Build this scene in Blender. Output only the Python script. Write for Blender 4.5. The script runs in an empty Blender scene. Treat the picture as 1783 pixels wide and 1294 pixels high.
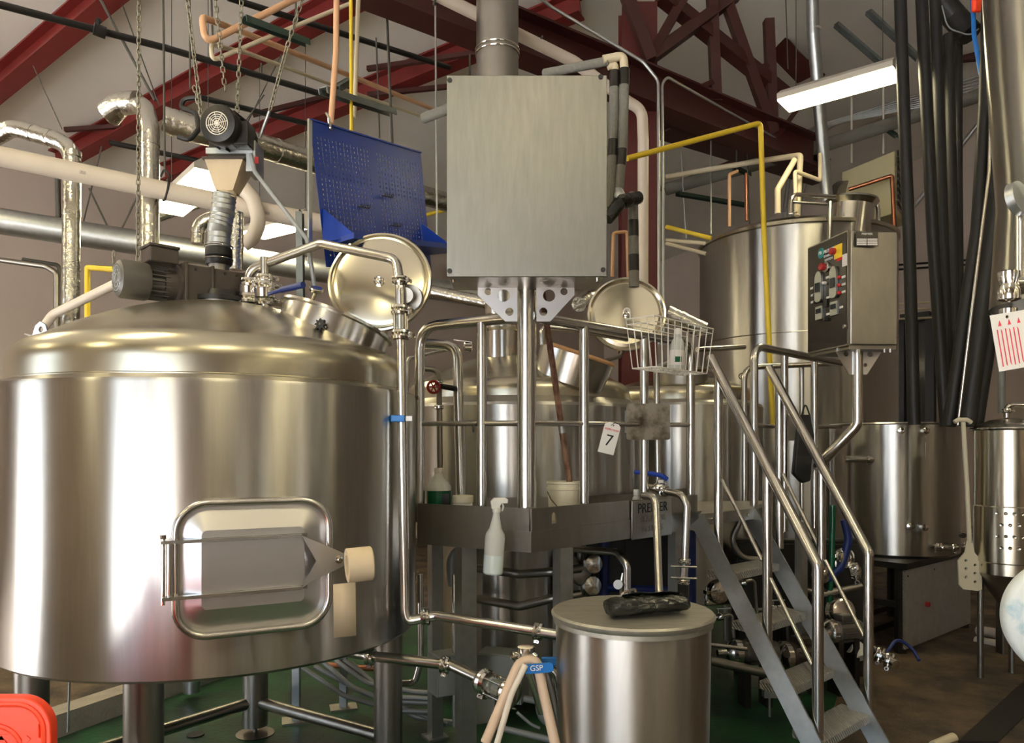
import bpy, bmesh, math, random
from mathutils import Vector, Matrix
random.seed(7)
V = Vector
PI = math.pi
FPX, CX, HY, EYE = 1324.0, 891.5, 780.0, 1.70
sc = bpy.context.scene
COL = sc.collection

# ---------------------------------------------------------------- camera, world, lights, exposure
cam_d = bpy.data.cameras.new('camera'); cam = bpy.data.objects.new('camera', cam_d); COL.objects.link(cam)
cam.location = (0, 0, EYE); cam.rotation_euler = (PI/2, 0, 0)
cam_d.sensor_width = 36; cam_d.sensor_fit = 'HORIZONTAL'; cam_d.lens = FPX/1783*36
cam_d.shift_y = (HY-647)/1783; cam_d.clip_start = .05; cam_d.clip_end = 200
sc.camera = cam
w = bpy.data.worlds.new('world'); sc.world = w; w.use_nodes = True
w.node_tree.nodes['Background'].inputs[0].default_value = (.74, .87, 1.0, 1)
w.node_tree.nodes['Background'].inputs[1].default_value = 3.2
sc.view_settings.view_transform = 'Standard'; sc.view_settings.look = 'None'
sc.view_settings.gamma = 1; sc.view_settings.use_curve_mapping = False
sc.view_settings.exposure = 0.44
LAMP = (1.0, .87, .52); LAMP_S = 24.0
try:
    sc.cycles.use_denoising = True; sc.cycles.max_bounces = 8; sc.cycles.diffuse_bounces = 4; sc.cycles.glossy_bounces = 5
    sc.cycles.sample_clamp_indirect = 6
except Exception: pass

UA = V((.729, .685, 0)); UB = V((.685, -.729, 0))
def UV(u, v, z=0): return UA*u + UB*v + V((0, 0, z))
def P(px, py, d): return V(((px-CX)/FPX*d, d, EYE+(HY-py)/FPX*d))
def Fl(px, py): return P(px, py, EYE*FPX/(py-HY))
def G(px, d, z): return V(((px-CX)/FPX*d, d, z))
CS, CH, CV = .15, 3.9, -11.7        # ceiling slope, eave height over the eye, eave v
def Cl(px, py, off=0.0):            # the point of the roof plane seen there
    kx, kz = (px-CX)/FPX, (HY-py)/FPX
    t = (CH-off-CS*CV)/(kz-CS*(kx*.685-.729))
    return V((kx*t, t, EYE+kz*t))
for k, (vc, wv, zc) in enumerate([(-7.5, 2.8, 2.0), (1.1, 5.0, 2.1)]):   # light portals in the two open bay doors
    l = bpy.data.lights.new('door_portal', 'AREA'); l.shape = 'RECTANGLE'; l.size = wv; l.size_y = zc*2
    l.cycles.is_portal = True
    o = bpy.data.objects.new('door_portal', l); COL.objects.link(o); o.location = UV(-5.2, vc, zc)
    o.rotation_euler = UA.to_track_quat('-Z', 'Y').to_euler()

sl = bpy.data.lights.new('sun', 'SUN'); sl.energy = 85; sl.angle = math.radians(2); sl.color = (.98, .98, 1)
so = bpy.data.objects.new('sun', sl); COL.objects.link(so); so.rotation_euler = (UA*1.0+UB*.28-V((0, 0, 1))).to_track_quat('-Z', 'Y').to_euler()

# ---------------------------------------------------------------- materials
def node(nt, t, **k):
    n = nt.nodes.new(t)
    for a, b in k.items():
        if a in n.inputs.keys(): n.inputs[a].default_value = b
        else: setattr(n, a, b)
    return n
def mat(name, col, rough=.5, metal=0.0, var=0.0, col2=None, scale=6, stretch=(1,1,1), bump=0.0, bscale=60, aniso=0.0, rvar=0.0,
        emit=0.0, trans=0.0, alpha=1.0, ior=1.45, coat=0.0, detail=4, thr=None, spec=None):
    m = bpy.data.materials.new(name); m.use_nodes = True; nt = m.node_tree; b = nt.nodes['Principled BSDF']
    b.inputs['Base Color'].default_value = (*col, 1); b.inputs['Roughness'].default_value = rough
    b.inputs['Metallic'].default_value = metal; b.inputs['IOR'].default_value = ior
    if spec is not None: b.inputs['Specular IOR Level'].default_value = spec
    if trans: b.inputs['Transmission Weight'].default_value = trans
    if alpha < 1: b.inputs['Alpha'].default_value = alpha
    if coat: b.inputs['Coat Weight'].default_value = coat; b.inputs['Coat Roughness'].default_value = .12
    if emit: b.inputs['Emission Color'].default_value = (*col, 1); b.inputs['Emission Strength'].default_value = emit
    tc = node(nt, 'ShaderNodeTexCoord'); mp = node(nt, 'ShaderNodeMapping'); mp.inputs['Scale'].default_value = stretch
    nt.links.new(tc.outputs['Object'], mp.inputs[0])
    if var or col2 or rvar:
        n = node(nt, 'ShaderNodeTexNoise', Scale=scale, Detail=detail, Roughness=.6); nt.links.new(mp.outputs[0], n.inputs['Vector'])
        src = n.outputs['Fac']
        if thr:
            mr = node(nt, 'ShaderNodeMapRange'); mr.inputs[1].default_value, mr.inputs[2].default_value = thr
            nt.links.new(src, mr.inputs[0]); src = mr.outputs[0]
        c2 = col2 or tuple(max(0, c*(1-var)) for c in col)
        c1 = col if col2 else tuple(min(1, c*(1+var*.5)) for c in col)
        mx = node(nt, 'ShaderNodeMix', data_type='RGBA'); mx.inputs[6].default_value = (*c1, 1); mx.inputs[7].default_value = (*c2, 1)
        nt.links.new(src, mx.inputs[0]); nt.links.new(mx.outputs[2], b.inputs['Base Color'])
        if rvar:
            mr = node(nt, 'ShaderNodeMapRange'); mr.inputs[1].default_value, mr.inputs[2].default_value = .1, .9
            mr.inputs[3].default_value, mr.inputs[4].default_value = max(.03, rough-rvar), rough+rvar
            nt.links.new(n.outputs['Fac'], mr.inputs[0]); nt.links.new(mr.outputs[0], b.inputs['Roughness'])
    if bump:
        n2 = node(nt, 'ShaderNodeTexNoise', Scale=bscale, Detail=3); nt.links.new(mp.outputs[0], n2.inputs['Vector'])
        bp = node(nt, 'ShaderNodeBump', Strength=bump, Distance=.02); nt.links.new(n2.outputs['Fac'], bp.inputs['Height'])
        nt.links.new(bp.outputs[0], b.inputs['Normal'])
    if aniso:
        b.inputs['Anisotropic'].default_value = aniso
        tg = node(nt, 'ShaderNodeTangent', direction_type='RADIAL', axis='Z'); nt.links.new(tg.outputs[0], b.inputs['Tangent']); b.inputs['Anisotropic Rotation'].default_value = .25
    return m
S = (.46, .447, .42)
MT = dict(
 jacket=mat('brushed_jacket', S, .28, 1, var=.20, scale=7.0, stretch=(7, 7, .5), aniso=.93, detail=5),
 dome=mat('spun_dome_steel', (.48, .445, .35), .26, 1, var=.08, scale=3, stretch=(1, 1, 8)),
 pipe=mat('polished_pipe_steel', (.62, .60, .56), .22, 1, var=.12, scale=9, rvar=.05),
 chrome=mat('bright_fitting_steel', (.68, .66, .62), .14, 1, var=.1, scale=30),
 plate=mat('satin_plate_steel', (.34, .32, .29), .36, 1, var=.25, scale=5, stretch=(3, 3, 1), rvar=.06),
 boxplate=mat('scuffed_box_steel', (.255, .25, .235), .42, 1, var=.20, scale=7, stretch=(6, 6, .8), rvar=.09, bump=.03, bscale=30),
 dark=mat('dull_dark_steel', (.30, .28, .25), .40, 1, var=.3, scale=6, rvar=.08),
 doorplate=mat('pressed_door_steel', (.66, .65, .65), .36, 1, var=.06, scale=4),
 zinc=mat('galvanised_steel', (.48, .50, .50), .42, 1, var=.25, scale=20),
 foil=mat('foil_jacket', (.66, .65, .60), .24, 1, var=.18, scale=14, bump=.35, bscale=24),
 checker=mat('checker_tread', (.52, .49, .42), .45, 1, var=.3, scale=12, bump=.7, bscale=70),
 lidsteel=mat('mirror_lid_steel', (.66, .62, .50), .20, 1, var=.10, scale=3, rvar=.05),
 bin=mat('worn_bin_steel', (.50, .475, .44), .36, 1, var=.30, scale=3, stretch=(8, 8, 1), aniso=.85),
 binlid=mat('scratched_lid', (.42, .40, .34), .5, .85, var=.3, scale=11, stretch=(1, 5, 1), rvar=.1),
 red=mat('red_oxide_paint', (.15, .013, .010), .5, 0, var=.35, scale=5),
 redm=mat('column_red', (.080, .010, .008), .5, 0, var=.3, scale=5),
 redd=mat('dark_oxide_paint', (.050, .010, .007), .55, 0, var=.4, scale=5),
 ceil=mat('white_insulation', (.82, .79, .73), .75, 0, var=.10, scale=.9, stretch=(1, 1, 1), bump=.35, bscale=3.5),
 wall=mat('beige_wall', (.46, .38, .32), .8, 0, var=.10, scale=.8),
 floor=mat('brown_concrete', (.135, .090, .050), .6, 0, col2=(.030, .024, .018), scale=3.0, bump=.4, bscale=45, rvar=.12, detail=10, thr=(.36, .62)),
 green=mat('green_epoxy', (.022, .10, .038), .3, 0, col2=(.012, .025, .018), scale=2.6, bump=.12, bscale=30, detail=6, thr=(.35, .65)),
 curb=mat('curb_concrete', (.36, .32, .26), .8, 0, var=.4, scale=8, bump=.3, bscale=50),
 pave=mat('outside_paving', (.55, .54, .51), .9, 0, var=.2, scale=1),
 pvc=mat('cream_pvc', (.62, .54, .38), .4, 0, var=.12, scale=10),
 pvcw=mat('white_pvc', (.68, .60, .50), .38, 0, var=.10, scale=6),
 peach=mat('peach_pvc', (.62, .36, .20), .42, 0, var=.2, scale=8),
 insul=mat('grey_foam', (.17, .165, .14), .85, 0, var=.3, scale=60, bump=.25, bscale=200),
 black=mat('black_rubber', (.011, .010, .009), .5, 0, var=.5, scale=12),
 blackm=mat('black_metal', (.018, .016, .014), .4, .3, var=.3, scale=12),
 motor=mat('grey_motor_paint', (.085, .078, .066), .38, .2, var=.2, scale=14),
 gear=mat('brown_gear_paint', (.055, .042, .033), .4, .2, var=.3, scale=12),
 blue=mat('blue_paint', (.004, .032, .25), .38, 0, var=.2, scale=10),
 bluev=mat('blue_handle', (.012, .16, .50), .4, 0, var=.1, scale=10),
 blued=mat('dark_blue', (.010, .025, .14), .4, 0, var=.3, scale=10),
 yellow=mat('yellow_gas_paint', (.70, .50, .03), .4, 0, var=.15, scale=10),
 copper=mat('copper', (.45, .18, .10), .35, 1, var=.3, scale=10),
 rust=mat('rust_brown', (.09, .035, .020), .7, 0, col2=(.25, .15, .09), scale=16, stretch=(1, 1, .4), thr=(.45, .62)),
 gasket=mat('tan_gasket', (.46, .25, .11), .5, 0, var=.2, scale=10),
 orange=mat('orange_plastic', (.90, .060, .015), .38, 0, var=.06, scale=5),
 white=mat('white_plastic', (.72, .70, .64), .4, 0, var=.05, scale=6),
 cream=mat('cream_plastic', (.66, .61, .46), .42, 0, var=.08, scale=6),
 paper=mat('paper', (.80, .78, .74), .7, 0, var=.04, scale=20),
 tape=mat('masking_paper', (.62, .50, .33), .75, 0, var=.25, scale=8, stretch=(1, 1, .3)),
 hose=mat('tan_hose', (.62, .46, .33), .5, 0, var=.12, scale=10),
 hosew=mat('pale_strap', (.70, .62, .52), .55, 0, var=.1, scale=10),
 trans=mat('milky_plastic', (.78, .80, .76), .25, 0, trans=.35, ior=1.2, var=.02),
 liquid=mat('pale_liquid', (.62, .70, .68), .25, 0, var=.02),
 greenl=mat('green_liquid', (.004, .085, .035), .2, 0, var=.1),
 orangel=mat('orange_liquid', (.75, .12, .02), .3, 0, var=.1),
 greybox=mat('grey_enclosure', (.20, .215, .21), .5, 0, var=.12, scale=8),
 conduit=mat('grey_conduit', (.25, .26, .26), .45, .2, var=.15, scale=10),
 panel=mat('black_panel', (.016, .011, .008), .25, 0, var=.2, scale=4),
 label=mat('label_white', (.70, .66, .62), .5), labr=mat('label_red', (.50, .02, .02), .5), laby=mat('switch_yellow', (.75, .50, .02), .4),
 teal=mat('teal_badge', (.02, .20, .20), .4), ink=mat('ink', (.012, .012, .012), .6), redink=mat('red_ink', (.65, .05, .08), .6), whiteink=mat('white_ink', (.85, .85, .85), .5),
 rustplate=mat('stained_plate', (.30, .27, .22), .45, .8, col2=(.07, .05, .03), scale=9, detail=6, thr=(.4, .62), rvar=.1),
 bag=mat('black_bag', (.010, .011, .009), .22, 0, bump=.6, bscale=25, stretch=(1, 1, 1)),
 heater=mat('cream_heater', (.66, .60, .36), .45, 0, var=.06, scale=5),
 dark_glass=mat('dark_glass', (.02, .022, .025), .12, 0), glass=mat('sight_glass', (.9, .92, .85), .05, 0, trans=.9),
 chain=mat('chain_steel', (.26, .24, .19), .45, .8, var=.3, scale=40),
 rod=mat('hanger_rod', (.10, .095, .08), .5, .5, var=.3, scale=10),
 strut=mat('green_strut', (.035, .06, .045), .5, .2, var=.3, scale=10), gstrut=mat('grey_strut', (.22, .24, .23), .45, .6, var=.3, scale=12),
 wire=mat('white_wire', (.74, .70, .62), .4), redval=mat('red_handwheel', (.30, .010, .014), .4),
 lamp=mat('tube_light', (1, .93, .70), .5, emit=LAMP_S), housing=mat('white_lamp_housing', (.55, .50, .42), .5),
 drum=mat('mottled_white', (.62, .66, .66), .5, 0, col2=(.12, .30, .42), scale=9, thr=(.55, .72), detail=6),
)
def checker_mat(m):
    nt = m.node_tree; b = nt.nodes['Principled BSDF']; tc = node(nt, 'ShaderNodeTexCoord'); prev = None
    for ang in (.5, -1.07):
        mp = node(nt, 'ShaderNodeMapping'); mp.inputs['Rotation'].default_value = (ang*.8, ang, ang*.6); nt.links.new(tc.outputs['Object'], mp.inputs[0])
        wv = node(nt, 'ShaderNodeTexWave', Scale=26.0, Distortion=.0); nt.links.new(mp.outputs[0], wv.inputs['Vector'])
        if prev is None: prev = wv.outputs['Fac']
        else:
            mu = node(nt, 'ShaderNodeMath', operation='MULTIPLY'); nt.links.new(prev, mu.inputs[0]); nt.links.new(wv.outputs['Fac'], mu.inputs[1]); prev = mu.outputs[0]
    bp = node(nt, 'ShaderNodeBump', Strength=1.0, Distance=.03); nt.links.new(prev, bp.inputs['Height']); nt.links.new(bp.outputs[0], b.inputs['Normal'])
checker_mat(MT['checker'])
# lamp panels: warm colour
_b = MT['lamp'].node_tree.nodes['Principled BSDF']; _b.inputs['Emission Color'].default_value = (*LAMP, 1)

# ---------------------------------------------------------------- mesh builder
def basis(z):
    z = V(z).normalized(); x = V((0, 0, 1)).cross(z)
    x = V((1, 0, 0)) if x.length < 1e-4 else x.normalized()
    return x, z.cross(x), z
def fillet(pts, b, n=5):
    pts = [V(p) for p in pts]
    if not b or len(pts) < 3: return pts
    out = [pts[0]]
    for i in range(1, len(pts)-1):
        p, a, c = pts[i], pts[i-1], pts[i+1]
        da, dc = (a-p), (c-p); la, lc = da.length, dc.length; da.normalize(); dc.normalize()
        ang = da.angle(dc)
        if ang > PI-.03: out.append(p); continue
        t = min(b/math.tan(ang/2), la*.48, lc*.48)
        s, e = p+da*t, p+dc*t
        for k in range(n+1):
            u = k/n; out.append(s*(1-u)**2+p*2*u*(1-u)*.93+e*u*u+(s+e)/2*2*u*(1-u)*.07)
    out.append(pts[-1]); return out
class MB:
    def __init__(s): s.v = []; s.f = []
    def add(s, vs, fs):
        o = len(s.v); s.v += [tuple(x) for x in vs]; s.f += [tuple(i+o for i in f) for f in fs]; return s
    def tube(s, pts, r, bend=0.0, n=12, caps=True, closed=False):
        pts = fillet(pts, bend) if not closed else [V(p) for p in pts]
        m = len(pts); vs = []; x = None
        for i, p in enumerate(pts):
            if closed: t = (pts[(i+1) % m]-pts[i-1]).normalized()
            else: t = (pts[min(i+1, m-1)]-pts[max(i-1, 0)]).normalized()
            if x is None: x = basis(t)[0]
            x = (x-t*x.dot(t)).normalized(); y = t.cross(x)
            rr = r(i/(m-1)) if callable(r) else r
            vs += [p+x*math.cos(2*PI*k/n)*rr+y*math.sin(2*PI*k/n)*rr for k in range(n)]
        fs = []
        for i in range(m if closed else m-1):
            j = (i+1) % m
            for k in range(n): fs.append((i*n+k, i*n+(k+1) % n, j*n+(k+1) % n, j*n+k))
        if caps and not closed: fs += [tuple(range(n))[::-1], tuple((m-1)*n+k for k in range(n))]
        return s.add(vs, fs)
    def lathe(s, prof, base=(0, 0, 0), axis=(0, 0, 1), n=32, caps=True):
        x, y, z = basis(axis); base = V(base); vs = []; m = len(prof)
        for r, h in prof: vs += [base+z*h+x*math.cos(2*PI*k/n)*r+y*math.sin(2*PI*k/n)*r for k in range(n)]
        fs = [(i*n+k, i*n+(k+1) % n, (i+1)*n+(k+1) % n, (i+1)*n+k) for i in range(m-1) for k in range(n)]
        if caps:
            if prof[0][0] > 1e-5: fs.append(tuple(range(n))[::-1])
            if prof[-1][0] > 1e-5: fs.append(tuple((m-1)*n+k for k in range(n)))
        return s.add(vs, fs)
    def cyl(s, a, b, r, n=16, r2=None):
        a, b = V(a), V(b); return s.lathe([(r, 0), (r if r2 is None else r2, (b-a).length)], a, b-a, n)
    def ring(s, c, axis, R, r, n=32, m=8):
        x, y, z = basis(axis); c = V(c)
        return s.tube([c+x*math.cos(2*PI*k/n)*R+y*math.sin(2*PI*k/n)*R for k in range(n)], r, n=m, closed=True)
    def hexa(s, p):    # 8 points: bottom 4, top 4
        return s.add(p, [(3, 2, 1, 0), (4, 5, 6, 7), (0, 1, 5, 4), (1, 2, 6, 5), (2, 3, 7, 6), (3, 0, 4, 7)])
    def box(s, c, sx, sy, sz, rz=0.0, R=None):
        c = V(c); R = R or Matrix.Rotation(rz, 3, 'Z')
        q = [(-1, -1, -1), (1, -1, -1), (1, 1, -1), (-1, 1, -1), (-1, -1, 1), (1, -1, 1), (1, 1, 1), (-1, 1, 1)]
        return s.hexa([c+R @ V((a*sx/2, b*sy/2, d*sz/2)) for a, b, d in q])
    def bar(s, a, b, wd, ht, up=(0, 0, 1)):
        a, b = V(a), V(b); t = (b-a).normalized(); x = t.cross(V(up)); x = x.normalized() if x.length > 1e-4 else V((1, 0, 0)); y = x.cross(t)
        x *= wd/2; y *= ht/2
        return s.hexa([a-x-y, a+x-y, a+x+y, a-x+y, b-x-y, b+x-y, b+x+y, b-x+y])
    def prism(s, poly, d):     # polygon points extruded by vector d
        n = len(poly); d = V(d); vs = [V(p) for p in poly]+[V(p)+d for p in poly]
        return s.add(vs, [tuple(range(n))[::-1], tuple(range(n, 2*n))]+[(i, (i+1) % n, n+(i+1) % n, n+i) for i in range(n)])
    def slab(s, poly, z0, z1): return s.prism([V((p[0], p[1], z0)) for p in poly], (0, 0, z1-z0))
def place(o, mtl, parent):
    COL.objects.link(o)
    if mtl: o.data.materials.clear(); o.data.materials.append(MT[mtl] if isinstance(mtl, str) else mtl)
    if parent is not None:
        o.parent = parent
        if parent.type == 'EMPTY': o.matrix_parent_inverse = Matrix.Translation(-parent.location)
    return o
def obj(name, m, mtl, parent=None, bev=0.0, smooth=True, ang=35):
    me = bpy.data.meshes.new(name); me.from_pydata(m.v, [], m.f); me.update()
    bm = bmesh.new(); bm.from_mesh(me); bmesh.ops.recalc_face_normals(bm, faces=bm.faces); bm.to_mesh(me); bm.free()
    if smooth:
        me.shade_smooth(); me.set_sharp_from_angle(angle=math.radians(ang))
    o = bpy.data.objects.new(name, me); place(o, mtl, parent)
    if bev:
        md = o.modifiers.new('bevel', 'BEVEL'); md.width = bev; md.segments = 2; md.limit_method = 'ANGLE'; md.angle_limit = math.radians(50)
    return o
def tag(o, label, cat, group=None):
    o['label'] = label; o['category'] = cat
    if group: o['group'] = group
    return o
def thing(name, label, cat, loc=(0, 0, 0), group=None):
    o = bpy.data.objects.new(name, None); COL.objects.link(o); o.location = loc; o.empty_display_size = .1
    return tag(o, label, cat, group)
def struct(name, m, mtl, parent=None, **k):
    o = obj(name, m, mtl, parent, **k)
    if parent is None: o['kind'] = 'structure'
    return o
def frame3(o, x, y):      # matrix with origin o, x axis x, y axis y
    x = V(x).normalized(); z = x.cross(V(y)).normalized(); y = z.cross(x)
    M = Matrix((x, y, z)).transposed().to_4x4(); M.translation = V(o); return M
def plate(name, outer, holes, th, M, mtl, parent, bev=0.0):     # flat plate with real holes, 2-D outline in M's x,y
    cu = bpy.data.curves.new(name, 'CURVE'); cu.dimensions = '2D'; cu.fill_mode = 'BOTH'; cu.extrude = th/2; cu.bevel_depth = bev
    for pl in [outer]+holes:
        sp = cu.splines.new('POLY'); sp.points.add(len(pl)-1); sp.use_cyclic_u = True
        for i, q in enumerate(pl): sp.points[i].co = (q[0], q[1], 0, 1)
    t = bpy.data.objects.new(name, cu); COL.objects.link(t); me = bpy.data.meshes.new_from_object(t); bpy.data.objects.remove(t)
    me.transform(M); o = bpy.data.objects.new(name, me); return place(o, mtl, parent)
def text(name, body, size, M, mtl, parent, ext=.001, space=1.0, align='CENTER'):
    cu = bpy.data.curves.new(name, 'FONT'); cu.body = body; cu.size = size; cu.extrude = ext; cu.align_x = align; cu.align_y = 'CENTER'; cu.space_character = space
    t = bpy.data.objects.new(name, cu); COL.objects.link(t); me = bpy.data.meshes.new_from_object(t); bpy.data.objects.remove(t)
    me.transform(M); o = bpy.data.objects.new(name, me); return place(o, mtl, parent)
def rrect(x0, y0, x1, y1, r, n=6):
    out = []
    for cx, cy, a in ((x1-r, y1-r, 0), (x0+r, y1-r, 90), (x0+r, y0+r, 180), (x1-r, y0+r, 270)):
        out += [(cx+r*math.cos(math.radians(a+90*k/n)), cy+r*math.sin(math.radians(a+90*k/n))) for k in range(n+1)]
    return out
def circ(cx, cy, r, n=20): return [(cx+r*math.cos(2*PI*k/n), cy+r*math.sin(2*PI*k/n)) for k in range(n)]
def clamp(p, ax, r, parent, wing=(0, -1, 0), mtl='chrome', name='pipe_clamp'):
    m = MB(); p = V(p); ax = V(ax).normalized(); h = r*.55
    m.lathe([(r*1.05, -h*1.6), (r*1.5, -h*1.3), (r*1.62, -h*.6), (r*1.4, 0), (r*1.62, h*.6), (r*1.5, h*1.3), (r*1.05, h*1.6)], p, ax, 20)
    wv = V(wing); wv = (wv-ax*wv.dot(ax)).normalized(); t = ax.cross(wv)
    q = p+wv*r*1.75
    m.box(q, r*.5, r*.5, h*1.6, R=Matrix((t, wv, ax)).transposed())
    m.cyl(q-t*r*.7, q+t*r*1.3, r*.14, 8); m.cyl(q+t*r*.5, q+t*r*.9, r*.3, 8)
    m.ring(q+t*r*1.5, wv, r*.33, r*.1, 12, 6)
    return obj(name, m, mtl, parent)
def pipe(name, label, cat, pts, r, mtl, bend=None, clamps=(), group=None, n=14):
    pts = [V(p) for p in pts]; b = r*2.6 if bend is None else bend
    m = MB().tube(pts, r, b, n)
    if not clamps: return tag(obj(name, m, mtl), label, cat, group)
    t = thing(name, label, cat, pts[0], group); obj('pipe_run', m, mtl, t)
    for c in clamps:
        if len(c) == 2: i, u = c; p = pts[i].lerp(pts[i+1], u); clamp(p, pts[i+1]-pts[i], r, t)
    return t
def rel(o, d, r=None):     # copy of a thing with all its parts, moved by d
    def cp(x, par):
        c = x.copy(); COL.objects.link(c)
        if par is not None: c.parent = par
        for ch in list(x.children): cp(ch, c)
        return c
    c = cp(o, None); c.location = o.location+V(d)
    if r: c.rotation_euler.z += r
    return c

# ================================================================ SETTING
U0, U1, V0, V1, VR = -5.1, 14.0, -11.7, 10.0, 6.0
def ch(v): return EYE+CH+CS*(min(v, VR)-V0)-CS*max(0, v-VR)
def uvbox(m, u0, u1, v0, v1, z0, z1):
    p = [(u0, v0), (u1, v0), (u1, v1), (u0, v1)]
    return m.hexa([UV(a, b, z0) for a, b in p]+[UV(a, b, z1) for a, b in p])
struct('floor', MB().slab([UV(U0-.3, V0-.3), UV(U1+.3, V0-.3), UV(U1+.3, V1+.3), UV(U0-.3, V1+.3)], -.2, 0), 'floor')
g = [Fl(-60, 1420), Fl(95, 1290), Fl(450, 1158), Fl(700, 1078), Fl(1000, 1010), Fl(1400, 1000), Fl(1490, 1060), Fl(1440, 1294), G(1600, 2.4, 0), G(1000, 1.6, 0), G(300, 2.2, 0)]
struct('floor_green_coating', MB().slab(g, .0, .006), 'green')
struct('ground', MB().slab([UV(U0-40, -40), UV(U0-.3, -40), UV(U0-.3, 40), UV(U0-40, 40)], -.25, -.02), 'pave')
m = MB()
def ceil_pt(u, v): return UV(u, v, ch(v))
cg = []
NU, NV = 26, 30
for i in range(NU+1):
    for j in range(NV+1):
        u = U0+(U1-U0)*i/NU; v = V0+(V1-V0)*j/NV
        q = ceil_pt(u, v); q.z += .035*abs(math.sin(i*PI/2))  # shallow sag of the quilt between its supports
        cg.append(q)
m.add(cg, [(i*(NV+1)+j, (i+1)*(NV+1)+j, (i+1)*(NV+1)+j+1, i*(NV+1)+j+1) for i in range(NU) for j in range(NV)])
m.add([q+V((0, 0, .3)) for q in cg], [(i*(NV+1)+j, (i+1)*(NV+1)+j, (i+1)*(NV+1)+j+1, i*(NV+1)+j+1) for i in range(NU) for j in range(NV)])
struct('ceiling', m, 'ceil')
H = 9.3
struct('wall_left', uvbox(MB(), U0-.3, U1+.3, V0-.3, V0, 0, ch(V0)+.3), 'wall')
struct('wall_far', uvbox(MB(), U1, U1+.3, V0, V1, 0, H), 'wall')
struct('wall_right', uvbox(MB(), U0-.3, U1+.3, V1, V1+.3, 0, H), 'wall')
m = MB()
for a, b in ((V0, -9.0), (-6.1, -1.4), (3.6, V1)): uvbox(m, U0-.3, U0, a, b, 0, H)
uvbox(m, U0-.3, U0, -9.0, -6.1, 4.0, H); uvbox(m, U0-.3, U0, -1.4, 3.6, 4.2, H)
struct('wall_rear', m, 'wall')

# dark door and frame in the far wall, and wall panel joints
def far(px, z): # point on far wall at pixel column
    k = (px-CX)/FPX; t = U1/(k*.729+.685); return V((k*t, t, z))
def farz(px, py):
    k = (px-CX)/FPX; t = U1/(k*.729+.685); return EYE+(HY-py)/FPX*t
dA, dB = far(1571, 0), far(1622, 0); ztop = farz(1571, 556)
nrm = -UA
m = MB()
for a in (dA, dB): m.bar(a+nrm*.05, a+nrm*.05+V((0, 0, ztop)), .14, .12, up=nrm)
m.bar(dA+nrm*.05+V((0, 0, ztop)), dB+nrm*.05+V((0, 0, ztop)), .12, .14)
d1 = struct('door_1', m, 'blackm')
obj('door_leaf', MB().bar(dA.lerp(dB, .5)+nrm*.02, dA.lerp(dB, .5)+nrm*.02+V((0, 0, ztop)), (dB-dA).length-.1, .05, up=nrm), 'dark_glass', d1)
# curb behind the mash tun
a, b = Fl(60, 1292), Fl(480, 1142)
struct('curb', MB().bar(a+V((0, 0, .07)), b+(b-a)*.35+V((0, 0, .07)), .16, .14), 'curb')
# drain channel cover in the floor
dq = [Fl(1668, 1294), Fl(1738, 1294), Fl(1800, 1232), Fl(1800, 1172)]
struct('floor_drain_cover', MB().slab([dq[0], dq[1], dq[2], dq[3]], .0, .01), 'black')

# red roof frame
def ibeam(m, a, b, wd, ht, up=(0, 0, 1)):
    a, b = V(a), V(b); t = (b-a).normalized(); x = t.cross(V(up)).normalized(); y = x.cross(t)
    m.bar(a+y*(ht/2-.01), b+y*(ht/2-.01), wd, .02, up); m.bar(a-y*(ht/2-.01), b-y*(ht/2-.01), wd, .02, up); m.bar(a, b, .02, ht-.03, up)
for a, b, wd in (((-80, 212), (230, -50), .20), ((98, 280), (640, -20), .20), ((288, 303), (1010, 8), .20)):
    struct('roof_rafter', (lambda mm: (ibeam(mm, Cl(*a, .14), Cl(*b, .14), wd, .24), mm)[1])(MB()), 'red')
def Zt(px):
    k = (px-CX)/FPX; t = (k*5.84+.845)/(3.77-2.5*k); return 5.84+2.5*t
def TP(px, py, dz=0): return P(px, py, Zt(px)+dz)
tr = bpy.data.objects.new('roof_truss', None); COL.objects.link(tr); tr['kind'] = 'structure'
mm = MB(); ibeam(mm, TP(590, -60), TP(1415, 271), .26, .36); obj('lower_chord', mm, 'redd', tr)
mm = MB(); mm.bar(TP(1150, -9, .05), TP(1372, 170, .05), .14, .12); obj('upper_chord', mm, 'redd', tr)
for a, b, w_ in (((1083, -30), (1132, 103), .11), ((1194, -10), (1132, 100), .09), ((1284, -10), (1132, 101), .11), ((1239, -20), (1247, 178), .10),
              ((1264, 0), (1346, 232), .10), ((1338, 35), (1346, 232), .10), ((1222, 152), (1244, 142), .05), ((1318, 120), (1338, 114), .05), ((1432, 130), (1352, 240), .05)):
    obj('web_member', MB().bar(TP(*a), TP(*b), w_, w_, up=(0, 1, 0)), 'redd', tr)
mm = MB(); ibeam(mm, P(1270, -30, 9.0), P(1412, 120, 9.8), .32, .30); struct('roof_rafter', mm, 'redd')
mm = MB(); ibeam(mm, P(1340, 25, 9.6), P(1480, -40, 8.6), .25, .25); struct('roof_rafter', mm, 'redd')
mm = MB(); ibeam(mm, P(1432, 84, 11), P(1700, 5, 9.6), .3, .5); struct('roof_rafter', mm, 'redd')
mm = MB(); ibeam(mm, P(1150, 210, 9.0), P(1430, 300, 11.0), .3, .30); struct('roof_rafter', mm, 'redd')
mm = MB(); mm.bar(P(1440, 122, 10.5), P(1705, 98, 10), .08, .10); struct('roof_purlin', mm, 'redd')
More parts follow.
